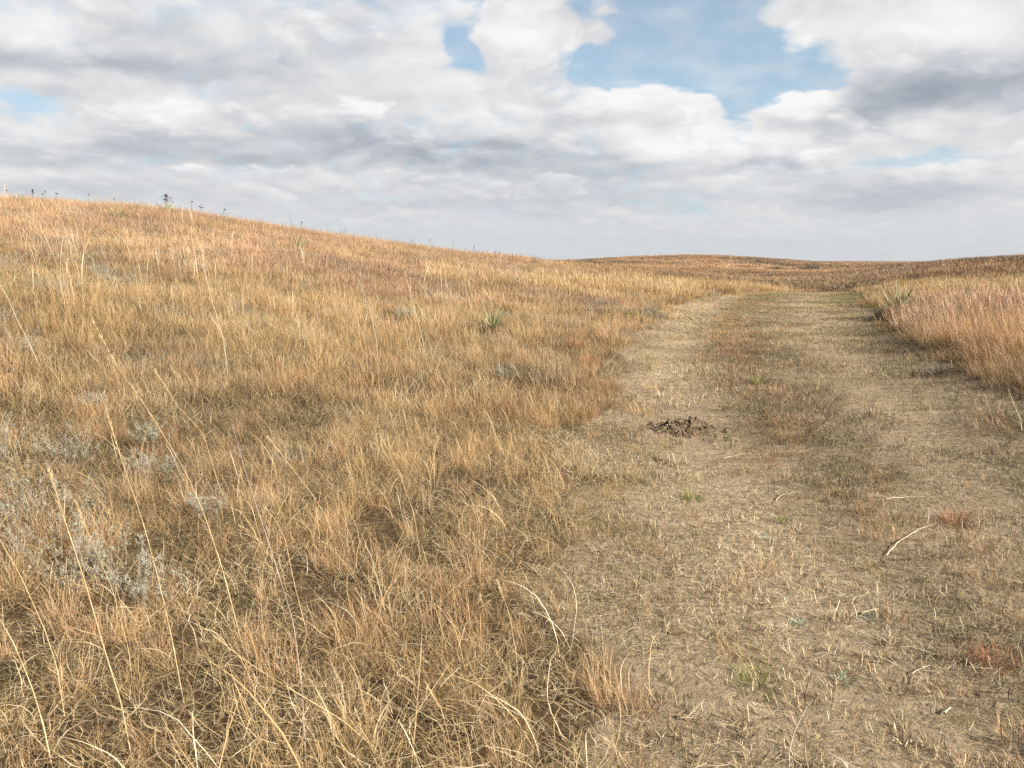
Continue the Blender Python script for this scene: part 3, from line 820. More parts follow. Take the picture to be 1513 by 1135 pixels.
    scatter('silvery_ground_plants', 'small silvery grey forbs mixed into the hillside grass', [
        dict(proto='sage_near', xy=keep(wf(.9, A, 5), w_sage), yaw=9, scale=one(1), tint=lambda x, y: .45 + 0 * x, bright=br),
        dict(proto='sage_mid', xy=keep(wd(A, B2, 5), w_sage_hill), yaw=9, scale=one(1), tint=lambda x, y: .45 + 0 * x, bright=br),
        dict(proto='sage_far', xy=keep(wd(B2, C2, 3), w_sage_hill), yaw=9, scale=one(.9), tint=lambda x, y: .4 + 0 * x, bright=br),
        dict(proto='sage_vfar', xy=keep(wd(C2, 240, .30), lambda x, y: sst(.5, .62, N3(x, y, 18, 3))), yaw=9, scale=one(1), tint=lambda x, y: .12 + 0 * x, bright=lambda x, y: .3 + 0 * x),
    ], 26)
    # rusty low tufts on the middle strip (own copies of the clumps)
    proto_set('strip_near', M_RUST, 5, [dict(n=90, R=.1, L=(.04, .15), w=(.001, .0026), t0=(5, 55), t1=(25, 90), lean=.3, segs=4, bv=(.5, .2))])
    proto_set('strip_mid', M_RUST, 4, [dict(n=130, R=.28, L=(.05, .16), w=(.003, .006), t0=(5, 55), t1=(25, 90), lean=.3, segs=3, bv=(.5, .2))])
    strip = lambda x, y: np.clip(F_(x, y)[3] * 1.0 * sst(.32, .48, N2(x, y, 1.0, 2)) + .10 * openf(x, y) * sst(.55, .68, N2(x, y, .7, 2)), 0, 1)
    scatter('low_rusty_grass', 'low rusty grass tufts growing along the middle of the track', [
        dict(proto='strip_near', xy=keep(wf(.9, A, 26), strip), yaw=9, scale=one(.68), tint=t_red, bright=br),
        dict(proto='strip_mid', xy=keep(wd(A, 40, 11), strip), yaw=9, scale=one(.68), tint=t_red, bright=br),
    ], 27)
    proto_set('broad_near', M_GOLD, 8, [dict(n=11, R=.10, L=(.2, .50), w=(.0015, .0036), t0=(5, 50), t1=(40, 125), lean=.5, segs=9, bv=(.74, .16), kink=.12, twist=1.0)])
    scatter('arching_grass', 'broad pale arching grass blades tangled through the near left grass', [
        dict(proto='broad_near', xy=keep(wf(.9, 6.5, 7), lambda x, y: field(x, y) * bare(x, y) * sst(1.6, -1.2, x) * sst(7, 3, y) * (.3 + .7 * sst(.4, .6, N2(x, y, .9, 2)))), yaw=1.2, scale=one(1), tint=lambda x, y: .5 + 0 * x, bright=lambda x, y: .65 + 0 * x),
    ], 29)
    # tall thin seed stalks standing over the sward
    proto_set('stalk_near', M_GOLD, 8, [dict(n=3, R=.06, L=(.6, 1.05), w=(.0022, .0034), t0=(2, 12), t1=(15, 45), lean=2.5, segs=12, bv=(.8, .1), head=.8, kink=.05)])
    proto_set('stalk_mid', M_GOLD, 8, [dict(n=4, R=.15, L=(.5, 1.0), w=(.003, .0048), t0=(2, 14), t1=(12, 42), lean=2.5, segs=8, bv=(.82, .1), head=.8, kink=.05)])
    proto_set('stalk_far', M_GOLD, 6, [dict(n=7, R=.5, L=(.5, .8), w=(.0045, .008), t0=(2, 14), t1=(12, 40), lean=2, segs=6, bv=(.8, .1), head=.7, kink=.05)])
    stl = lambda x, y: field(x, y) * sst(31, 25, np.hypot(x, y)) * sst(.42, .60, N5(x, y, 3.0, 2)) * sst(.8, 2.2, bx(LB, y) - x)
    scatter('tall_grass_stalks', 'tall pale seed stalks rising thinly above the hillside grass', [
        dict(proto='stalk_near', xy=keep(wf(2.6, A, 1.3), stl), yaw=.35, scale=one(1), tint=lambda x, y: .5 + 0 * x, bright=lambda x, y: .7 + 0 * x),
        dict(proto='stalk_mid', xy=keep(wd(A, 22, 1.6), stl), yaw=.3, scale=one(1), tint=lambda x, y: .5 + 0 * x, bright=lambda x, y: .7 + 0 * x),
        dict(proto='stalk_far', xy=keep(wd(22, C2, .5), stl), yaw=.3, scale=one(.9), tint=lambda x, y: .5 + 0 * x, bright=lambda x, y: .6 + 0 * x),
        dict(proto='stalk_far', xy=keep(wd(22, C2, .6), lambda x, y: goldband(x, y)), yaw=.3, scale=one(.9), tint=lambda x, y: .5 + 0 * x, bright=lambda x, y: .7 + 0 * x),
    ], 28)

# ------------------------------------------------------------------ single plants and things
def two_tone(name, c1, c2, scale=30, transl=0.0, rough=.7):
    m, T = material(name)
    c1, c2 = [tuple(x * .84 for x in c) for c in (c1, c2)]
    pos = T.n('ShaderNodeNewGeometry').outputs['Position']
    col = T.ramp(T.noise(pos, scale, 4, .6), [(.36, c1), (.62, c2)])
    p = T.n('ShaderNodeBsdfPrincipled', {'Base Color': col, 'Roughness': rough, 'Specular IOR Level': .25})
    out = p.outputs[0]
    if transl:
        out = T.n('ShaderNodeMixShader', {0: transl, 1: out, 2: T.n('ShaderNodeBsdfTranslucent', {0: col}).outputs[0]}).outputs[0]
    T.n('ShaderNodeOutputMaterial', {0: out})
    return m


H_STRAW = two_tone("dry_stalk", (.46, .32, .15), (.68, .52, .29), 14)
H_PALE = two_tone("bleached_stalk", (.60, .50, .33), (.78, .70, .52), 20)
H_PURPLE = two_tone("purplish_stalk", (.26, .19, .17), (.50, .40, .32), 9)
H_BROWN = two_tone("dark_weed_stem", (.06, .038, .026), (.13, .08, .05), 20)
H_HEAD = two_tone("dark_seed_head", (.022, .016, .014), (.06, .04, .03), 60)
H_LEAF = two_tone("dry_leaf", (.52, .39, .21), (.74, .62, .40), 16, .3)
H_SAGE = two_tone("sage_leaf", (.27, .265, .19), (.56, .54, .43), 30, .15)
H_SAGESTEM = two_tone("sage_stem", (.22, .18, .13), (.36, .31, .24), 30)
H_YUCCA = two_tone("yucca_leaf", (.19, .22, .09), (.46, .47, .26), 7, .1, .45)
H_YUCCAD = two_tone("dead_yucca_leaf", (.20, .14, .09), (.46, .36, .24), 9, .1)
H_GREEN = two_tone("green_blade", (.13, .17, .04), (.30, .30, .09), 20, .25)
H_RUST = two_tone("rusty_blade", (.24, .10, .045), (.48, .24, .12), 20, .25)
H_FORB = two_tone("grey_green_leaf", (.20, .24, .15), (.36, .38, .27), 30, .1)
H_SOIL = two_tone("fresh_soil", (.055, .036, .021), (.21, .150, .092), 24, 0, .95)
H_SOIL2 = two_tone("soil_crumb", (.07, .046, .028), (.27, .20, .125), 9, 0, .95)


def tube(path, radii, sides=5):
    path = np.asarray(path, float); n = len(path)
    t = np.gradient(path, axis=0); t /= np.linalg.norm(t, axis=1)[:, None] + 1e-9
    ref = np.array([.3, .9, .2])
    a = np.cross(t, ref); a /= np.linalg.norm(a, axis=1)[:, None] + 1e-9
    b = np.cross(t, a)
    th = np.arange(sides) / sides * 2 * math.pi
    co = path[:, None] + (np.cos(th)[None, :, None] * a[:, None] + np.sin(th)[None, :, None] * b[:, None]) * np.asarray(radii)[:, None, None]
    idx = np.arange(n * sides).reshape(n, sides)
    q = np.stack([idx[:-1], np.roll(idx[:-1], -1, 1), np.roll(idx[1:], -1, 1), idx[1:]], -1).reshape(-1, 4)
    return co.reshape(-1, 3), q


class Bag:
    def __init__(s): s.c = []; s.q = []; s.n = 0

    def add(s, co, q):
        s.c.append(co); s.q.append(np.asarray(q) + s.n); s.n += len(co)

    def build(s, name, mat, parent=None, origin=None, smooth=True):
        co = np.concatenate(s.c)
        if origin is not None: co = co - np.asarray(origin)
        return link(name, mesh_from(name, co, np.concatenate(s.q), None, mat, None, smooth), parent)


def smooth_path(pts, n):
    pts = np.asarray(pts, float)
    d = np.concatenate([[0], np.cumsum(np.linalg.norm(np.diff(pts, axis=0), axis=1))])
    t = np.linspace(0, d[-1], n)
    p = np.stack([np.interp(t, d, pts[:, k]) for k in range(3)], -1)
    for _ in range(max(1, n // 12)):
        p[1:-1] = .25 * p[:-2] + .5 * p[1:-1] + .25 * p[2:]
    return p


def leaf_blade(bag, root, yaw, tilt0, tilt1, L, w, rng, segs=8):
    p = curve_paths(rng, 1, np.array([root]), np.array([L]), np.array([yaw]), np.array([tilt0]), np.array([tilt1]), segs, 1.2, .5, .1)
    t = np.linspace(0, 1, segs + 1)[None]
    co, q, _, _ = ribbons(p, w * (.35 + 1.0 * np.sin(np.clip(t * 1.05, 0, 1) * math.pi) ** .6) * (1 - t ** 4 * .8), np.array([yaw + math.pi / 2]), np.array([0.]))
    bag.add(co, q)


def stalk_path(px, back=0.0):
    """px: photograph pixels from the tip down to the root; back: how far the tip leans away from the viewer"""
    base = hit(*px[-1]); Y = base[1]
    pts = []
    for i, (u, v) in enumerate(px):
        k = 1 - i / (len(px) - 1)
        d = ray(u, v); pts.append(np.array([0, 0, EYE]) + d * (Y + back * k) / d[1])
    pts[-1] = base - np.array([0, 0, .02])
    return np.array(pts[::-1])


def grass_stalk(px, label, r=.0019, head=True, leaves=2, back=.15, mats=(H_STRAW, H_STRAW), seed=1, group='tall single grass stalks in the foreground'):
    rng = np.random.default_rng(seed)
    p = smooth_path(stalk_path(px, back), 46); org = p[0].copy()
    root = bpy.data.objects.new('grass_stalk', None); COL.objects.link(root); root.location = org; root.empty_display_size = .05
    tag(root, label, 'grass stalk', group)
    n = len(p); t = np.linspace(0, 1, n); r = r * .82
    rad = r * (1.15 - .65 * t)
    for k in rng.choice(np.arange(6, n - 8), 3, replace=False): rad[k] *= 1.5      # nodes
    b = Bag(); b.add(*tube(p, rad)); b.build('stem', mats[0], root, org)
    if head:
        hb = Bag(); L = np.linalg.norm(p[-1] - p[0])
        for k in range(90):
            i = int(rng.uniform(.84, .995) * (n - 1)); d = p[min(i + 1, n - 1)] - p[i - 1]; d /= np.linalg.norm(d)
            e = d + rng.normal(0, .16, 3); e /= np.linalg.norm(e)
            s = rng.uniform(.012, .03)
            q0 = p[i]; mid = q0 + e * s * .5
            co, q = tube([q0, mid, q0 + e * s], [.0004, .0009, .0003], 3); hb.add(co, q)
        hb.build('seed_head', mats[1], root, org)
    for k in range(leaves):
        lb = Bag(); i = int(rng.uniform(.08, .5) * n)
        leaf_blade(lb, p[i], rng.uniform(0, 6.28), rng.uniform(.4, .9), rng.uniform(1.6, 2.4), rng.uniform(.12, .26), rng.uniform(.003, .005), rng)
        lb.build('leaf', H_LEAF, root, org)
    return root


grass_stalk([(156, 600), (163, 628), (188, 704), (212, 774), (236, 864), (254, 944), (273, 1043)], 'tall straw stalk with feathered buff tip standing between the silvery sage and the bent stalk', .0021, seed=2)
grass_stalk([(135, 470), (172, 541), (205, 585), (240, 640), (276, 700), (302, 760), (330, 845), (362, 965)], 'longest straw stalk, its top bowing far up the slope', .0022, seed=3, back=.6)
grass_stalk([(70, 690), (78, 712), (99, 779), (127, 864), (151, 949), (179, 1038), (199, 1140)], 'stout golden stalk rising from the bottom edge through the silvery sage', .0023, seed=4)
grass_stalk([(344, 628), (350, 655), (372, 727), (400, 812), (434, 920), (447, 1030), (453, 1145)], 'slender purplish grey stalk rising from the bottom edge to a fine tip', .0022, head=False, leaves=1, mats=(H_PURPLE, H_PURPLE), seed=5)
grass_stalk([(386, 744), (405, 765), (421, 795), (434, 859), (459, 955)], 'short bent stalk with a hooked drooping top beside the small bare sand spot', .0018, head=False, leaves=2, seed=6)
grass_stalk([(322, 945), (375, 985), (424, 1015), (507, 1065), (600, 1140)], 'nearly fallen straw stalk slanting down to the right along the bottom edge', .0023, head=False, leaves=2, seed=7)
grass_stalk([(624, 922), (621, 975), (615, 1056), (606, 1145)], 'snapped upright stem with a pale knot near its blunt top', .0024, head=False, leaves=0, mats=(H_STRAW, H_STRAW), seed=8, back=0)
grass_stalk([(671, 972), (622, 1043), (575, 1120)], 'straw stem leaning right across the snapped upright stem', .0020, head=False, leaves=1, seed=9)
grass_stalk([(-6, 905), (20, 950), (47, 1015), (64, 1071), (80, 1145)], 'thick golden stalk leaning out of the lower left corner', .0026, head=False, leaves=3, seed=10)
grass_stalk([(-2, 418), (12, 440), (24, 470), (42, 505), (62, 546)], 'pale plumed stalk bowing at the left edge of the slope', .0032, leaves=1, seed=11, mats=(H_PALE, H_PALE))
grass_stalk([(228, 545), (262, 600), (300, 640), (318, 700), (340, 760)], 'thin pale stalk behind the longest bowing stalk', .0018, seed=12)
grass_stalk([(395, 645), (430, 690), (455, 722), (480, 760), (502, 812)], 'arched golden stalk in the middle of the left field', .0020, seed=13)
grass_stalk([(300, 392), (312, 440), (330, 500), (338, 560)], 'straight pale stalk high on the slope with a plumed tip', .0028, leaves=0, seed=14, mats=(H_PALE, H_PALE), back=.3)
grass_stalk([(598, 400), (608, 440), (622, 490), (632, 545)], 'pale plumed stalk left of the near yucca', .0030, leaves=0, seed=15, mats=(H_PALE, H_PALE), back=.3)
grass_stalk([(528, 410), (546, 455), (556, 500), (560, 552)], 'wispy pale stalk alone on the middle slope', .0026, leaves=0, seed=16, mats=(H_PALE, H_PALE), back=.3)
grass_stalk([(1425, 398), (1446, 425), (1475, 452), (1500, 485)], 'pale stalk arching over the rusty bank on the right', .0040, leaves=0, seed=17, mats=(H_PALE, H_PALE), back=.2)
grass_stalk([(1201, 1033), (1186, 1055), (1172, 1085), (1166, 1112), (1167, 1150)], 'cream coloured curved stem with a hooked tip standing in the track', .0024, head=False, leaves=0, seed=18, mats=(H_PALE, H_PALE), back=0)
grass_stalk([(1490, 575), (1496, 592), (1508, 622), (1511, 640)], 'broken grey stem poking out below the right bank', .0042, head=False, leaves=0, seed=19, mats=(H_PALE, H_PALE), back=0)
grass_stalk([(112, 740), (135, 800), (166, 870), (190, 960), (196, 1010)], 'thin stalk behind the stout golden stalk at the sage', .0015, seed=20)
grass_stalk([(-4, 790), (30, 850), (66, 930), (84, 985), (96, 1060)], 'arching golden stalk above the lower left corner', .0021, head=False, leaves=3, seed=23)
grass_stalk([(560, 640), (590, 700), (612, 760), (622, 830)], 'fine golden stalk swaying over the central grass', .0017, seed=24)
grass_stalk([(735, 860), (752, 905), (762, 960), (768, 1030)], 'single thin golden stalk in the lower middle of the field', .0014, seed=25, leaves=1)


def ground_stick(a, b, label, r=.003, mat=H_PALE, bend=.03, seed=0, lift=.012, twig=False):
    rng = np.random.default_rng(seed)
    A = hit(*a); B = hit(*b); n = 14
    t = np.linspace(0, 1, n)[:, None]
    p = A * (1 - t) + B * t; side = np.array([-(B - A)[1], (B - A)[0], 0])
    p = p + side * bend * np.sin(t * math.pi) + np.cumsum(rng.normal(0, .005, (n, 3)), 0) * np.linalg.norm(B - A) * np.array([1, 1, 0])
    p[:, 2] = ground_z(p[:, 0], p[:, 1]) + lift + .02 * min(.5, np.linalg.norm(B - A)) * np.sin(t[:, 0] * 7) ** 2
    root = bpy.data.objects.new('fallen_stem', None); COL.objects.link(root); root.location = p[0]; root.empty_display_size = .05
    tag(root, label, 'stem', 'dry stems lying on the track')
    g = Bag(); g.add(*tube(p, r * (1.1 - .6 * t[:, 0]))); g.build('stem', mat, root, p[0])
    if twig:
        g = Bag(); q = p[8] + np.linspace(0, 1, 6)[:, None] * ((B - A) * .3 + side * .10 + np.array([0, 0, .02])); g.add(*tube(q, np.linspace(r * .6, r * .3, 6))); g.build('twig', mat, root, p[0])
    return root


ground_stick((1310, 826), (1390, 778), 'long cream stem lying across the right wheel rut', .0034, bend=.02, seed=31)
ground_stick((1308, 741), (1363, 737), 'short pale stem lying flat farther up the track beside the long cream one', .0030, seed=32)
ground_stick((1152, 752), (1170, 730), 'short bent pale stem on bare sand right of the green tuft', .0028, seed=33, bend=.2)
ground_stick((1273, 912), (1298, 903), 'stubby pale straw piece in the middle of the near track', .0034, seed=34)
ground_stick((1395, 1062), (1404, 1053), 'chunky pale chip of stem near the lower right corner', .0045, seed=35)
ground_stick((958, 597), (1030, 601), 'thin pale stem stretched along the track just above the dirt mound', .0035, seed=36)
ground_stick((1433, 893), (1446, 915), 'thin pale stem pointing at the viewer near the right edge', .0022, seed=37)
ground_stick((1347, 1000), (1372, 990), 'slim straw stem beside the small grey green rosette', .0020, seed=38)
ground_stick((1070, 680), (1112, 672), 'slim pale stem on the bare sand below the dirt mound', .0030, seed=39)


def make_yucca(px, size, label, seed, n=70, dead=30, stalk=False, spread=1.0):
    rng = np.random.default_rng(seed); base = hit(*px)
    root = bpy.data.objects.new('yucca', None); COL.objects.link(root); root.location = base; root.empty_display_size = .1
    tag(root, label, 'yucca', 'yuccas on the prairie')
    def rosette(name, n, el, L, w, mat, droop):
        bag = Bag()
        yaw = rng.uniform(0, 2 * math.pi, n); t0 = np.radians(rng.uniform(*el, n)) * spread
        LL = rng.uniform(*L, n) * size; s = 6
        p = curve_paths(rng, n, np.stack([np.cos(yaw), np.sin(yaw), np.zeros(n)], -1) * .02 * size + np.array([0, 0, .03 * size]), LL, yaw, t0, t0 + np.radians(rng.uniform(*droop, n)), s, 1.0, .1, .03)
        t = np.linspace(0, 1, s + 1)[None]
        wid = w * size * (1 - t ** 2.2 * .95)
        for k in (-1, 1):        # two halves folded into a shallow V
            f = yaw + math.pi / 2
            side = np.stack([np.cos(f), np.sin(f), np.zeros(n)], -1)[:, None, :]
            lift = np.stack([-np.cos(yaw), -np.sin(yaw), np.ones(n) * .8], -1)[:, None, :] * .3
            edge = p + (side * k + lift) * (wid * .5 * np.ones((n, 1)))[..., None]
            co = np.stack([p, edge], 2); idx = np.arange(n * (s + 1) * 2).reshape(n, s + 1, 2)
            q = np.stack([idx[:, :-1, 0], idx[:, :-1, 1], idx[:, 1:, 1], idx[:, 1:, 0]], -1).reshape(-1, 4)
            bag.add(co.reshape(-1, 3), q)
        bag.build(name, mat, root)
    rosette('leaves', n, (14, 86), (.7, 1.05), .042, H_YUCCA, (-4, 16))
    if dead: rosette('dead_leaves', dead, (62, 100), (.5, .85), .04, H_YUCCAD, (5, 45))
    if stalk:
        g = Bag(); h = 1.25 * size
        pp = smooth_path([(0, 0, 0), (.02, 0, h * .5), (.05, .01, h)], 12); g.add(*tube(pp, np.linspace(.014, .006, 12) * 1.2)); g.build('flower_stalk', H_BROWN, root)
        for k in range(7):
            z = h * rng.uniform(.72, 1.0); a = rng.uniform(0, 6.28)
            c = np.array([.04 + .05 * math.cos(a), .05 * math.sin(a), z])
            q = Bag(); q.add(*tube([c - (0, 0, .04), c - (0, 0, .025), c, c + (0, 0, .025), c + (0, 0, .04)], [.004, .018, .024, .018, .004], 7)); q.build('seed_pod', H_HEAD, root)
    return root


make_yucca((728, 489), .56, 'bright green yucca with a dry brown skirt on the slope left of the track', 41, 46, 34)
make_yucca((1326, 468), .98, 'large spiky green yucca at the corner of the right bank', 42, 90, 40, spread=.95)
make_yucca((176, 328), .62, 'low yellow green yucca near the left end of the hill crest', 43, 60, 20)
make_yucca((246, 319), .62, 'yucca with a tall pod stalk against the sky on the hill crest', 44, 60, 20, True)
make_yucca((442, 370), .60, 'yellowish yucca on the upper slope below the crest stalks', 45, 55, 20)
make_yucca((388, 345), .50, 'small yucca just under the skyline of the hill', 46, 45, 16)
make_yucca((30, 305), .50, 'faint grey green yucca at the far left of the crest', 47, 40, 16)
make_yucca((1232, 396), .9, 'tiny pale yucca far off in the dip beyond the track', 48, 50, 16)


def sage_plant(px, h, lean, label, seed, stems=13, spread=.7):
    stems = int(stems * 1.5)
    rng = np.random.default_rng(seed); base = hit(*px)
    root = bpy.data.objects.new('sage_plant', None); COL.objects.link(root); root.location = base; root.empty_display_size = .1
    tag(root, label, 'sage plant', 'silvery sage plants in the grass')
    yaw = rng.uniform(0, 2 * math.pi, stems); lv = np.stack([np.cos(yaw), np.sin(yaw)], -1) * spread + np.array([lean, 0])
    yaw = np.arctan2(lv[:, 1], lv[:, 0]); mag = np.hypot(lv[:, 0], lv[:, 1])
    L = h * rng.uniform(.6, 1.1, stems); S = 12
    p = curve_paths(rng, stems, rng.normal(0, h * .22, (stems, 3)) * (1, 1, 0), L, yaw, np.clip(mag * .4, .05, .6), np.clip(mag * rng.uniform(.8, 1.6, stems), .2, 1.5), S, 1.2, .3, .08)
    sb = Bag()
    for k in range(stems): sb.add(*tube(p[k], np.linspace(.0018, .0008, S + 1), 4))
    sb.build('stems', H_SAGESTEM, root)
    # side plumes carry crowded little leaves
    m = 170
    k = rng.integers(0, stems, m); t = rng.uniform(.3, 1.0, m) * S; i = np.minimum(t.astype(int), S - 1); fr = (t - i)[:, None]
    r0 = p[k, i] * (1 - fr) + p[k, i + 1] * fr
    yw = rng.uniform(0, 6.28, m)
    tw = curve_paths(rng, m, r0, rng.uniform(.02, .07, m) * (1.25 - t / S * .6), yw, rng.uniform(.3, .9, m), rng.uniform(.2, 1.3, m), 4, 1, .4, .25)
    lb = Bag(); j = rng.integers(0, 5, m * 11); kk = np.repeat(np.arange(m), 11)
    rr = tw[kk, j] + rng.normal(0, .003, (m * 11, 3))
    n = len(rr)
    lf = curve_paths(rng, n, rr, rng.uniform(.007, .019, n), rng.uniform(0, 6.28, n), rng.uniform(.1, 1.6, n), rng.uniform(.3, 2.2, n), 2, 1, .5, .3)
    co, q, _, _ = ribbons(lf, np.array([[.0020, .0032, .0010]]) * np.ones((n, 1)), rng.uniform(0, 6.28, n), np.zeros(n)); lb.add(co, q)
    lb.build('leaves', H_SAGE, root, smooth=False)
    return root


sage_plant((100, 850), .52, -.45, 'largest silvery sage plant, its pale plumes leaning left behind the stout stalk', 51, 20)
sage_plant((150, 872), .34, -.5, 'dense low silvery sage in front of the largest one', 52, 16)
sage_plant((232, 905), .30, -.5, 'sage sprig drooping over rusty grass right of the silvery clump', 53, 8)
sage_plant((110, 695), .36, -.25, 'bushy upright silvery sage higher up by the dark weed stem', 54, 18)
sage_plant((222, 715), .26, -.2, 'grey sage beside the dark thatch hollow', 55, 12)
sage_plant((12, 690), .42, -.1, 'silvery sage cut off by the left edge of the picture', 56, 14)
sage_plant((318, 775), .22, -.4, 'small trailing sage below the dark thatch hollow', 57, 8)
sage_plant((142, 612), .24, -.1, 'tiny pale sage tuft above the bushy upright one', 58, 8)
sage_plant((30, 530), .40, -.1, 'faint sage plant far up the left edge', 59, 14)
sage_plant((40, 780), .40, -.3, 'pale sage plume nearest the left edge under the cut off plant', 60, 14)
sage_plant((228, 665), .24, -.2, 'little grey sage just right of the feathered buff stalk', 61, 8)


def seed_weed(px, h, heads, label, seed, lean=.05, r=.004, head_r=.018, parts=True, group='dried seed head weeds on the hill crest', base=None):
    rng = np.random.default_rng(seed); base = hit(*px) if base is None else base
    root = bpy.data.objects.new('dried_weed', None); COL.objects.link(root); root.location = base; root.empty_display_size = .1
    tag(root, label, 'weed', group)
    h = h * .78
    main = smooth_path([(0, 0, -.02), (lean * .3 * h, 0, h * .5), (lean * h, .01, h)], 14); sb = Bag(); sb.add(*tube(main, np.linspace(r, r * .5, 14), 5))
    tips = [main[-1]]
    for k in range(heads - 1):
        i = rng.integers(6, 12); a = rng.uniform(0, 6.28); L = h * rng.uniform(.15, .35)
        q = smooth_path([main[i], main[i] + (L * .4 * math.cos(a), L * .4 * math.sin(a), L * .4), main[i] + (L * .55 * math.cos(a), L * .55 * math.sin(a), L)], 8)
        sb.add(*tube(q, np.linspace(r * .6, r * .35, 8), 4)); tips.append(q[-1])
    sb.build('stem', H_BROWN, root)
    for c in tips:
        hr = head_r * rng.uniform(.75, 1.2); g = Bag()
        zz = np.linspace(-1, 1, 7); rad = np.sqrt(np.clip(1.02 - zz ** 2, .02, 1)) * hr * (1 + .15 * rng.normal(0, 1, 7))
        g.add(*tube(np.stack([c[0] + 0 * zz, c[1] + .002 * zz, c[2] + zz * hr * .85], -1), rad, 8)); g.build('seed_head', H_HEAD, root, smooth=False)
    return root


def crest(u):
    """the crest of the left hill under a photograph column, as the farthest ground seen there"""
    d = ray(u, 400); a = math.atan2(d[0], d[1]); r = np.linspace(12, 60, 600)
    z = ground_z(r * math.sin(a), r * math.cos(a)); k = np.argmax((z - EYE) / r)
    return np.array([r[k] * math.sin(a), r[k] * math.cos(a), z[k]]) * np.array([.985, .985, 1])


for u, h, nh, lab, sd in [(3, .62, 1, 'single dark seed head at the left end of the crest skyline', 71),
                          (20, .55, 1, 'short bare dark weed second from the left on the skyline', 72),
                          (58, .66, 5, 'branching dark weed with a cluster of seed heads on the left skyline', 73),
                          (76, .58, 2, 'dark weed with a nodding pair of heads right of the branching one', 74),
                          (92, .56, 2, 'stubby dark weed with two heads third of the row on the skyline', 75),
                          (140, .60, 1, 'lone dark head on the skyline between the low yucca and the weed row', 76),
                          (176, .5, 1, 'thin dark weed on the skyline above the low yellow green yucca', 77),
                          (250, .85, 6, 'tall cluster of round dark heads beside the pod stalk yucca', 78),
                          (257, .80, 4, 'slimmer dark weed right against the tall cluster', 79),
                          (288, .78, 2, 'thin weed with two small heads right of the pod stalk yucca', 80),
                          (303, .72, 4, 'dark weed with stacked heads before the leaning one', 81),
                          (330, .60, 3, 'leaning dark weed with a heavy drooping head on the skyline', 82),
                          (434, .50, 1, 'small dark headed weed far down the falling skyline', 83),
                          (447, .70, 3, 'twiggy weed sticking up halfway down the skyline', 84)]:
    seed_weed(None, h, nh, lab, sd, lean=.45 if sd == 82 else .06, r=.007, head_r=.024, base=crest(u))
rw = np.random.default_rng(90)
for k in range(34):
    u = rw.uniform(470, 850)
    seed_weed(None, rw.uniform(.5, .85), int(rw.integers(2, 6)), 'fine dark dried weed, one of many along the lower skyline', 100 + k, lean=rw.normal(0, .12), r=.004, head_r=.014,
              group='fine weeds along the lower skyline', base=crest(u))
seed_weed((36, 700), .98, 3, 'tall thin dark brown weed stem standing upright near the left edge', 95, lean=-.02, r=.0034, head_r=.008, group=None)
seed_weed((497, 618), .62, 2, 'thin dark weed stem upright in the middle of the left field', 96, lean=-.02, r=.003, head_r=.007, group=None)
seed_weed((1384, 386), .9, 2, 'dark weed poking above the right hand rise', 97, lean=.0, r=.012, head_r=.03, group=None)
seed_weed((1427, 384), .8, 3, 'second dark weed on the right hand rise nearer the edge', 98, lean=.0, r=.012, head_r=.05, group=None)
seed_weed((1443, 545), .9, 2, 'hair thin brown weed stem rising out of the rusty bank', 99, lean=.0, r=.003, head_r=.006, group=None)


def make_mound(px, rx, ry, h, label, seed, crumbs=260):
    rng = np.random.default_rng(seed); base = hit(*px)
    root = bpy.data.objects.new('dirt_mound', None); COL.objects.link(root); root.location = base; root.empty_display_size = .1
    tag(root, label, 'dirt mound')
    n = 110
    gx, gy = np.meshgrid(np.linspace(-1.5, 1.7, n), np.linspace(-1.5, 1.5, n), indexing='ij')
    wob = (N3(gx, gy, .5, 3) - .5) * .8
    d = np.sqrt((gx * np.where(gx > 0, .72, 1.05)) ** 2 + gy ** 2) + wob
    prof = np.clip(1 - d, -.15, 1) ** 1
    prof = np.where(prof > 0, prof ** .75, prof)
    lump = np.abs(N2(gx + 5, gy, .22, 3) - .5) * 2
    z = prof * h + (lump - .4) * h * .5 * np.clip(prof * 3, 0, 1) + (N4(gx, gy, .06, 2) - .5) * h * .22 * np.clip(prof * 4, 0, 1)
    z = np.where(prof <= 0, -.03, z)
    wx = gx * rx; wy = gy * ry
    zz = ground_z(base[0] + wx, base[1] + wy) - base[2] + z
    idx = np.arange(n * n).reshape(n, n)
    q = np.stack([idx[:-1, :-1], idx[1:, :-1], idx[1:, 1:], idx[:-1, 1:]], -1).reshape(-1, 4)
    link('soil_heap', mesh_from('soil_heap', np.stack([wx, wy, zz], -1).reshape(-1, 3), q, None, H_SOIL, None, False), root)
    cb = Bag()
    for k in range(crumbs):
        a = rng.uniform(0, 6.28); r = abs(rng.normal(0, .62)); x = r * math.cos(a) * rx * (1.25 if math.cos(a) > 0 else .9); y = r * math.sin(a) * ry
        s = rng.uniform(.004, .017) * (1.2 - .4 * min(r, 1.5)); i = int(np.clip((x / rx + 1.5) / 3.2 * (n - 1), 0, n - 1)); j = int(np.clip((y / ry + 1.5) / 3 * (n - 1), 0, n - 1))
        gz = max(zz[i, j], float(ground_z(base[0] + x, base[1] + y)) - base[2])
        t = np.array([-1, -.55, .1, .7, 1.0]) * s; rad = np.array([.2, .8, 1, .7, .2]) * s * rng.uniform(.7, 1.2, 5)
        co, qq = tube(np.stack([x + rng.normal(0, .15, 5) * s, y + rng.normal(0, .15, 5) * s, gz + s * .5 + t * .8], -1), rad, 6)
        cb.add(co + rng.normal(0, s * .10, co.shape), qq)
    o = cb.build('soil_crumbs', H_SOIL2, root, smooth=False); o['kind'] = 'stuff'
    return root


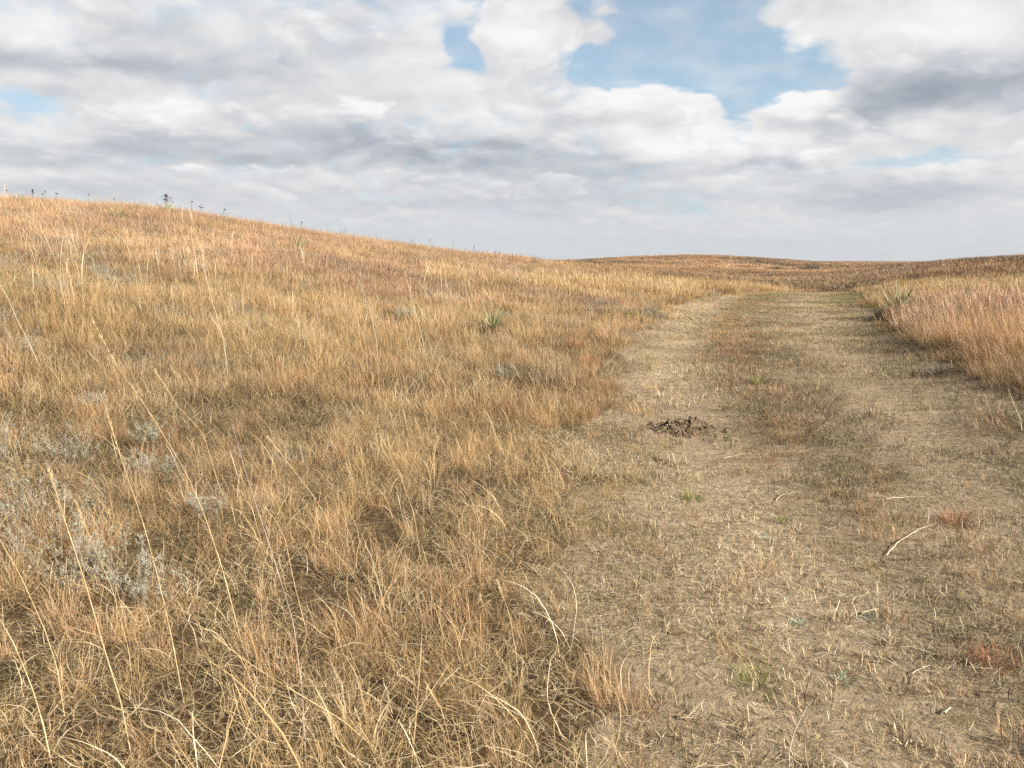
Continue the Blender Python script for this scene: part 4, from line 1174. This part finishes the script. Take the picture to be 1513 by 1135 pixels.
make_mound((1004, 636), .29, .30, .12, 'dark fresh mound of crumbly burrow soil beside the left wheel rut', 111, 320)
make_mound((906, 586), .15, .16, .03, 'small scuffed patch of dark soil at the grass edge behind the fresh mound', 112, 110)
make_mound((975, 681), .07, .09, .012, 'little dark soil scrape just below the fresh mound', 113, 60)


def small_tuft(px, n, L, R, w, mat, label, cat, name, seed, t0=(5, 60), t1=(30, 100), group=None):
    rng = np.random.default_rng(seed); base = hit(*px)
    root_, a, r = disc(rng, n, R)
    yaw = a + rng.normal(0, .5, n)
    p = curve_paths(rng, n, root_, rng.uniform(L * .5, L, n), yaw, np.radians(rng.uniform(*t0, n)), np.radians(rng.uniform(*t1, n)), 5, 1.2, .6, .15)
    t = np.linspace(0, 1, 6)[None]
    co, q, _, _ = ribbons(p, w * (1.05 - t ** 2 * .9) * np.ones((n, 1)), yaw + math.pi / 2, np.zeros(n))
    o = link(name, mesh_from(name, co, q, None, mat)); o.location = base
    tag(o, label, cat, group)


small_tuft((1022, 741), 120, .11, .07, .003, H_GREEN, 'small fresh green grass tuft left of the bare sand', 'grass tuft', 'grass_tuft', 121)
small_tuft((1122, 568), 110, .15, .10, .006, H_GREEN, 'yellow green grass tuft on the middle strip behind the mound', 'grass tuft', 'grass_tuft', 122)
small_tuft((1240, 572), 110, .12, .35, .005, H_GREEN, 'flat olive green grass patch in the right wheel rut', 'grass tuft', 'grass_tuft', 123)
small_tuft((1472, 985), 160, .10, .08, .0022, H_RUST, 'low rusty grass tuft by the lower right edge', 'grass tuft', 'grass_tuft', 124)
small_tuft((1413, 776), 170, .12, .10, .003, H_RUST, 'rusty grass tuft above the long cream stem', 'grass tuft', 'grass_tuft', 125)
small_tuft((1120, 1018), 100, .10, .09, .0024, H_GREEN, 'dim green grass tuft in the lower middle beside the track', 'grass tuft', 'grass_tuft', 126)
small_tuft((1160, 318 + 455), 60, .06, .05, .003, H_GREEN, 'tiny green sprout at the edge of the bare sand', 'grass tuft', 'grass_tuft', 127)
small_tuft((853, 520), 300, .30, .16, .004, H_RUST, 'fox red bluestem tuft at the left verge nearest the first bend', 'grass tuft', 'grass_tuft', 128, (5, 40), (15, 70))
small_tuft((872, 545), 260, .26, .14, .004, H_RUST, 'fox red bluestem tuft right at the left edge of the track', 'grass tuft', 'grass_tuft', 129, (5, 45), (15, 75))
for i, (u, v, lab) in enumerate([(1132, 797, 'grey green rosette flattened in the left wheel rut'), (1247, 1008, 'spidery pale green rosette in the near track'),
                                 (1372, 968, 'small grey green sprout beside the slim straw stem'), (1180, 922, 'faint bluish rosette in the near left rut'),
                                 (1286, 916, 'dark green weed sprout behind the stubby straw piece')]):
    small_tuft((u, v), 26, .055, .03, .007, H_FORB, lab, 'weed', 'rosette_weed', 140 + i, (50, 85), (70, 110))

H_BRUSH = two_tone("grey_brush", (.07, .06, .045), (.20, .17, .13), 6)
H_FGREY = two_tone("grey_forb", (.16, .14, .10), (.36, .33, .26), 12)
small_tuft((1290, 474), 200, .28, .20, .007, H_BRUSH, 'dark dead tuft at the foot of the large right yucca', 'grass tuft', 'dead_tuft', 151, (5, 60), (20, 90))
small_tuft((1272, 424), 200, .40, .45, .02, H_BRUSH, 'low dark bush beside the far end of the track', 'shrub', 'low_shrub', 152, (5, 60), (20, 90))
small_tuft((962, 466), 160, .42, .14, .007, H_FGREY, 'twiggy grey forb at the left verge where the track bends', 'weed', 'grey_forb', 153, (5, 45), (10, 60))
small_tuft((1146, 400), 220, .9, .8, .05, H_BRUSH, 'small round dark shrub in the valley below the far hill', 'shrub', 'low_shrub', 154, (5, 60), (20, 80))
small_tuft((1196, 399), 260, .9, 1.6, .06, H_BRUSH, 'wide low dark shrub in the dip right of the round one', 'shrub', 'low_shrub', 155, (5, 60), (20, 80))
small_tuft((1385, 556), 150, .26, .16, .005, H_BRUSH, 'dark withered tuft under the overhang of the right bank', 'grass tuft', 'dead_tuft', 156, (5, 60), (20, 95))

# ------------------------------------------------------------------ render settings
scene.view_settings.view_transform = 'Standard'
scene.view_settings.look = 'None'
scene.view_settings.exposure = 1.0
scene.view_settings.gamma = 1.0
scene.view_settings.use_curve_mapping = False
scene.render.engine = 'CYCLES'
scene.cycles.use_denoising = False
scene.cycles.max_bounces = 6
scene.cycles.diffuse_bounces = 3
scene.cycles.glossy_bounces = 2
scene.cycles.transmission_bounces = 3
scene.cycles.transparent_max_bounces = 4
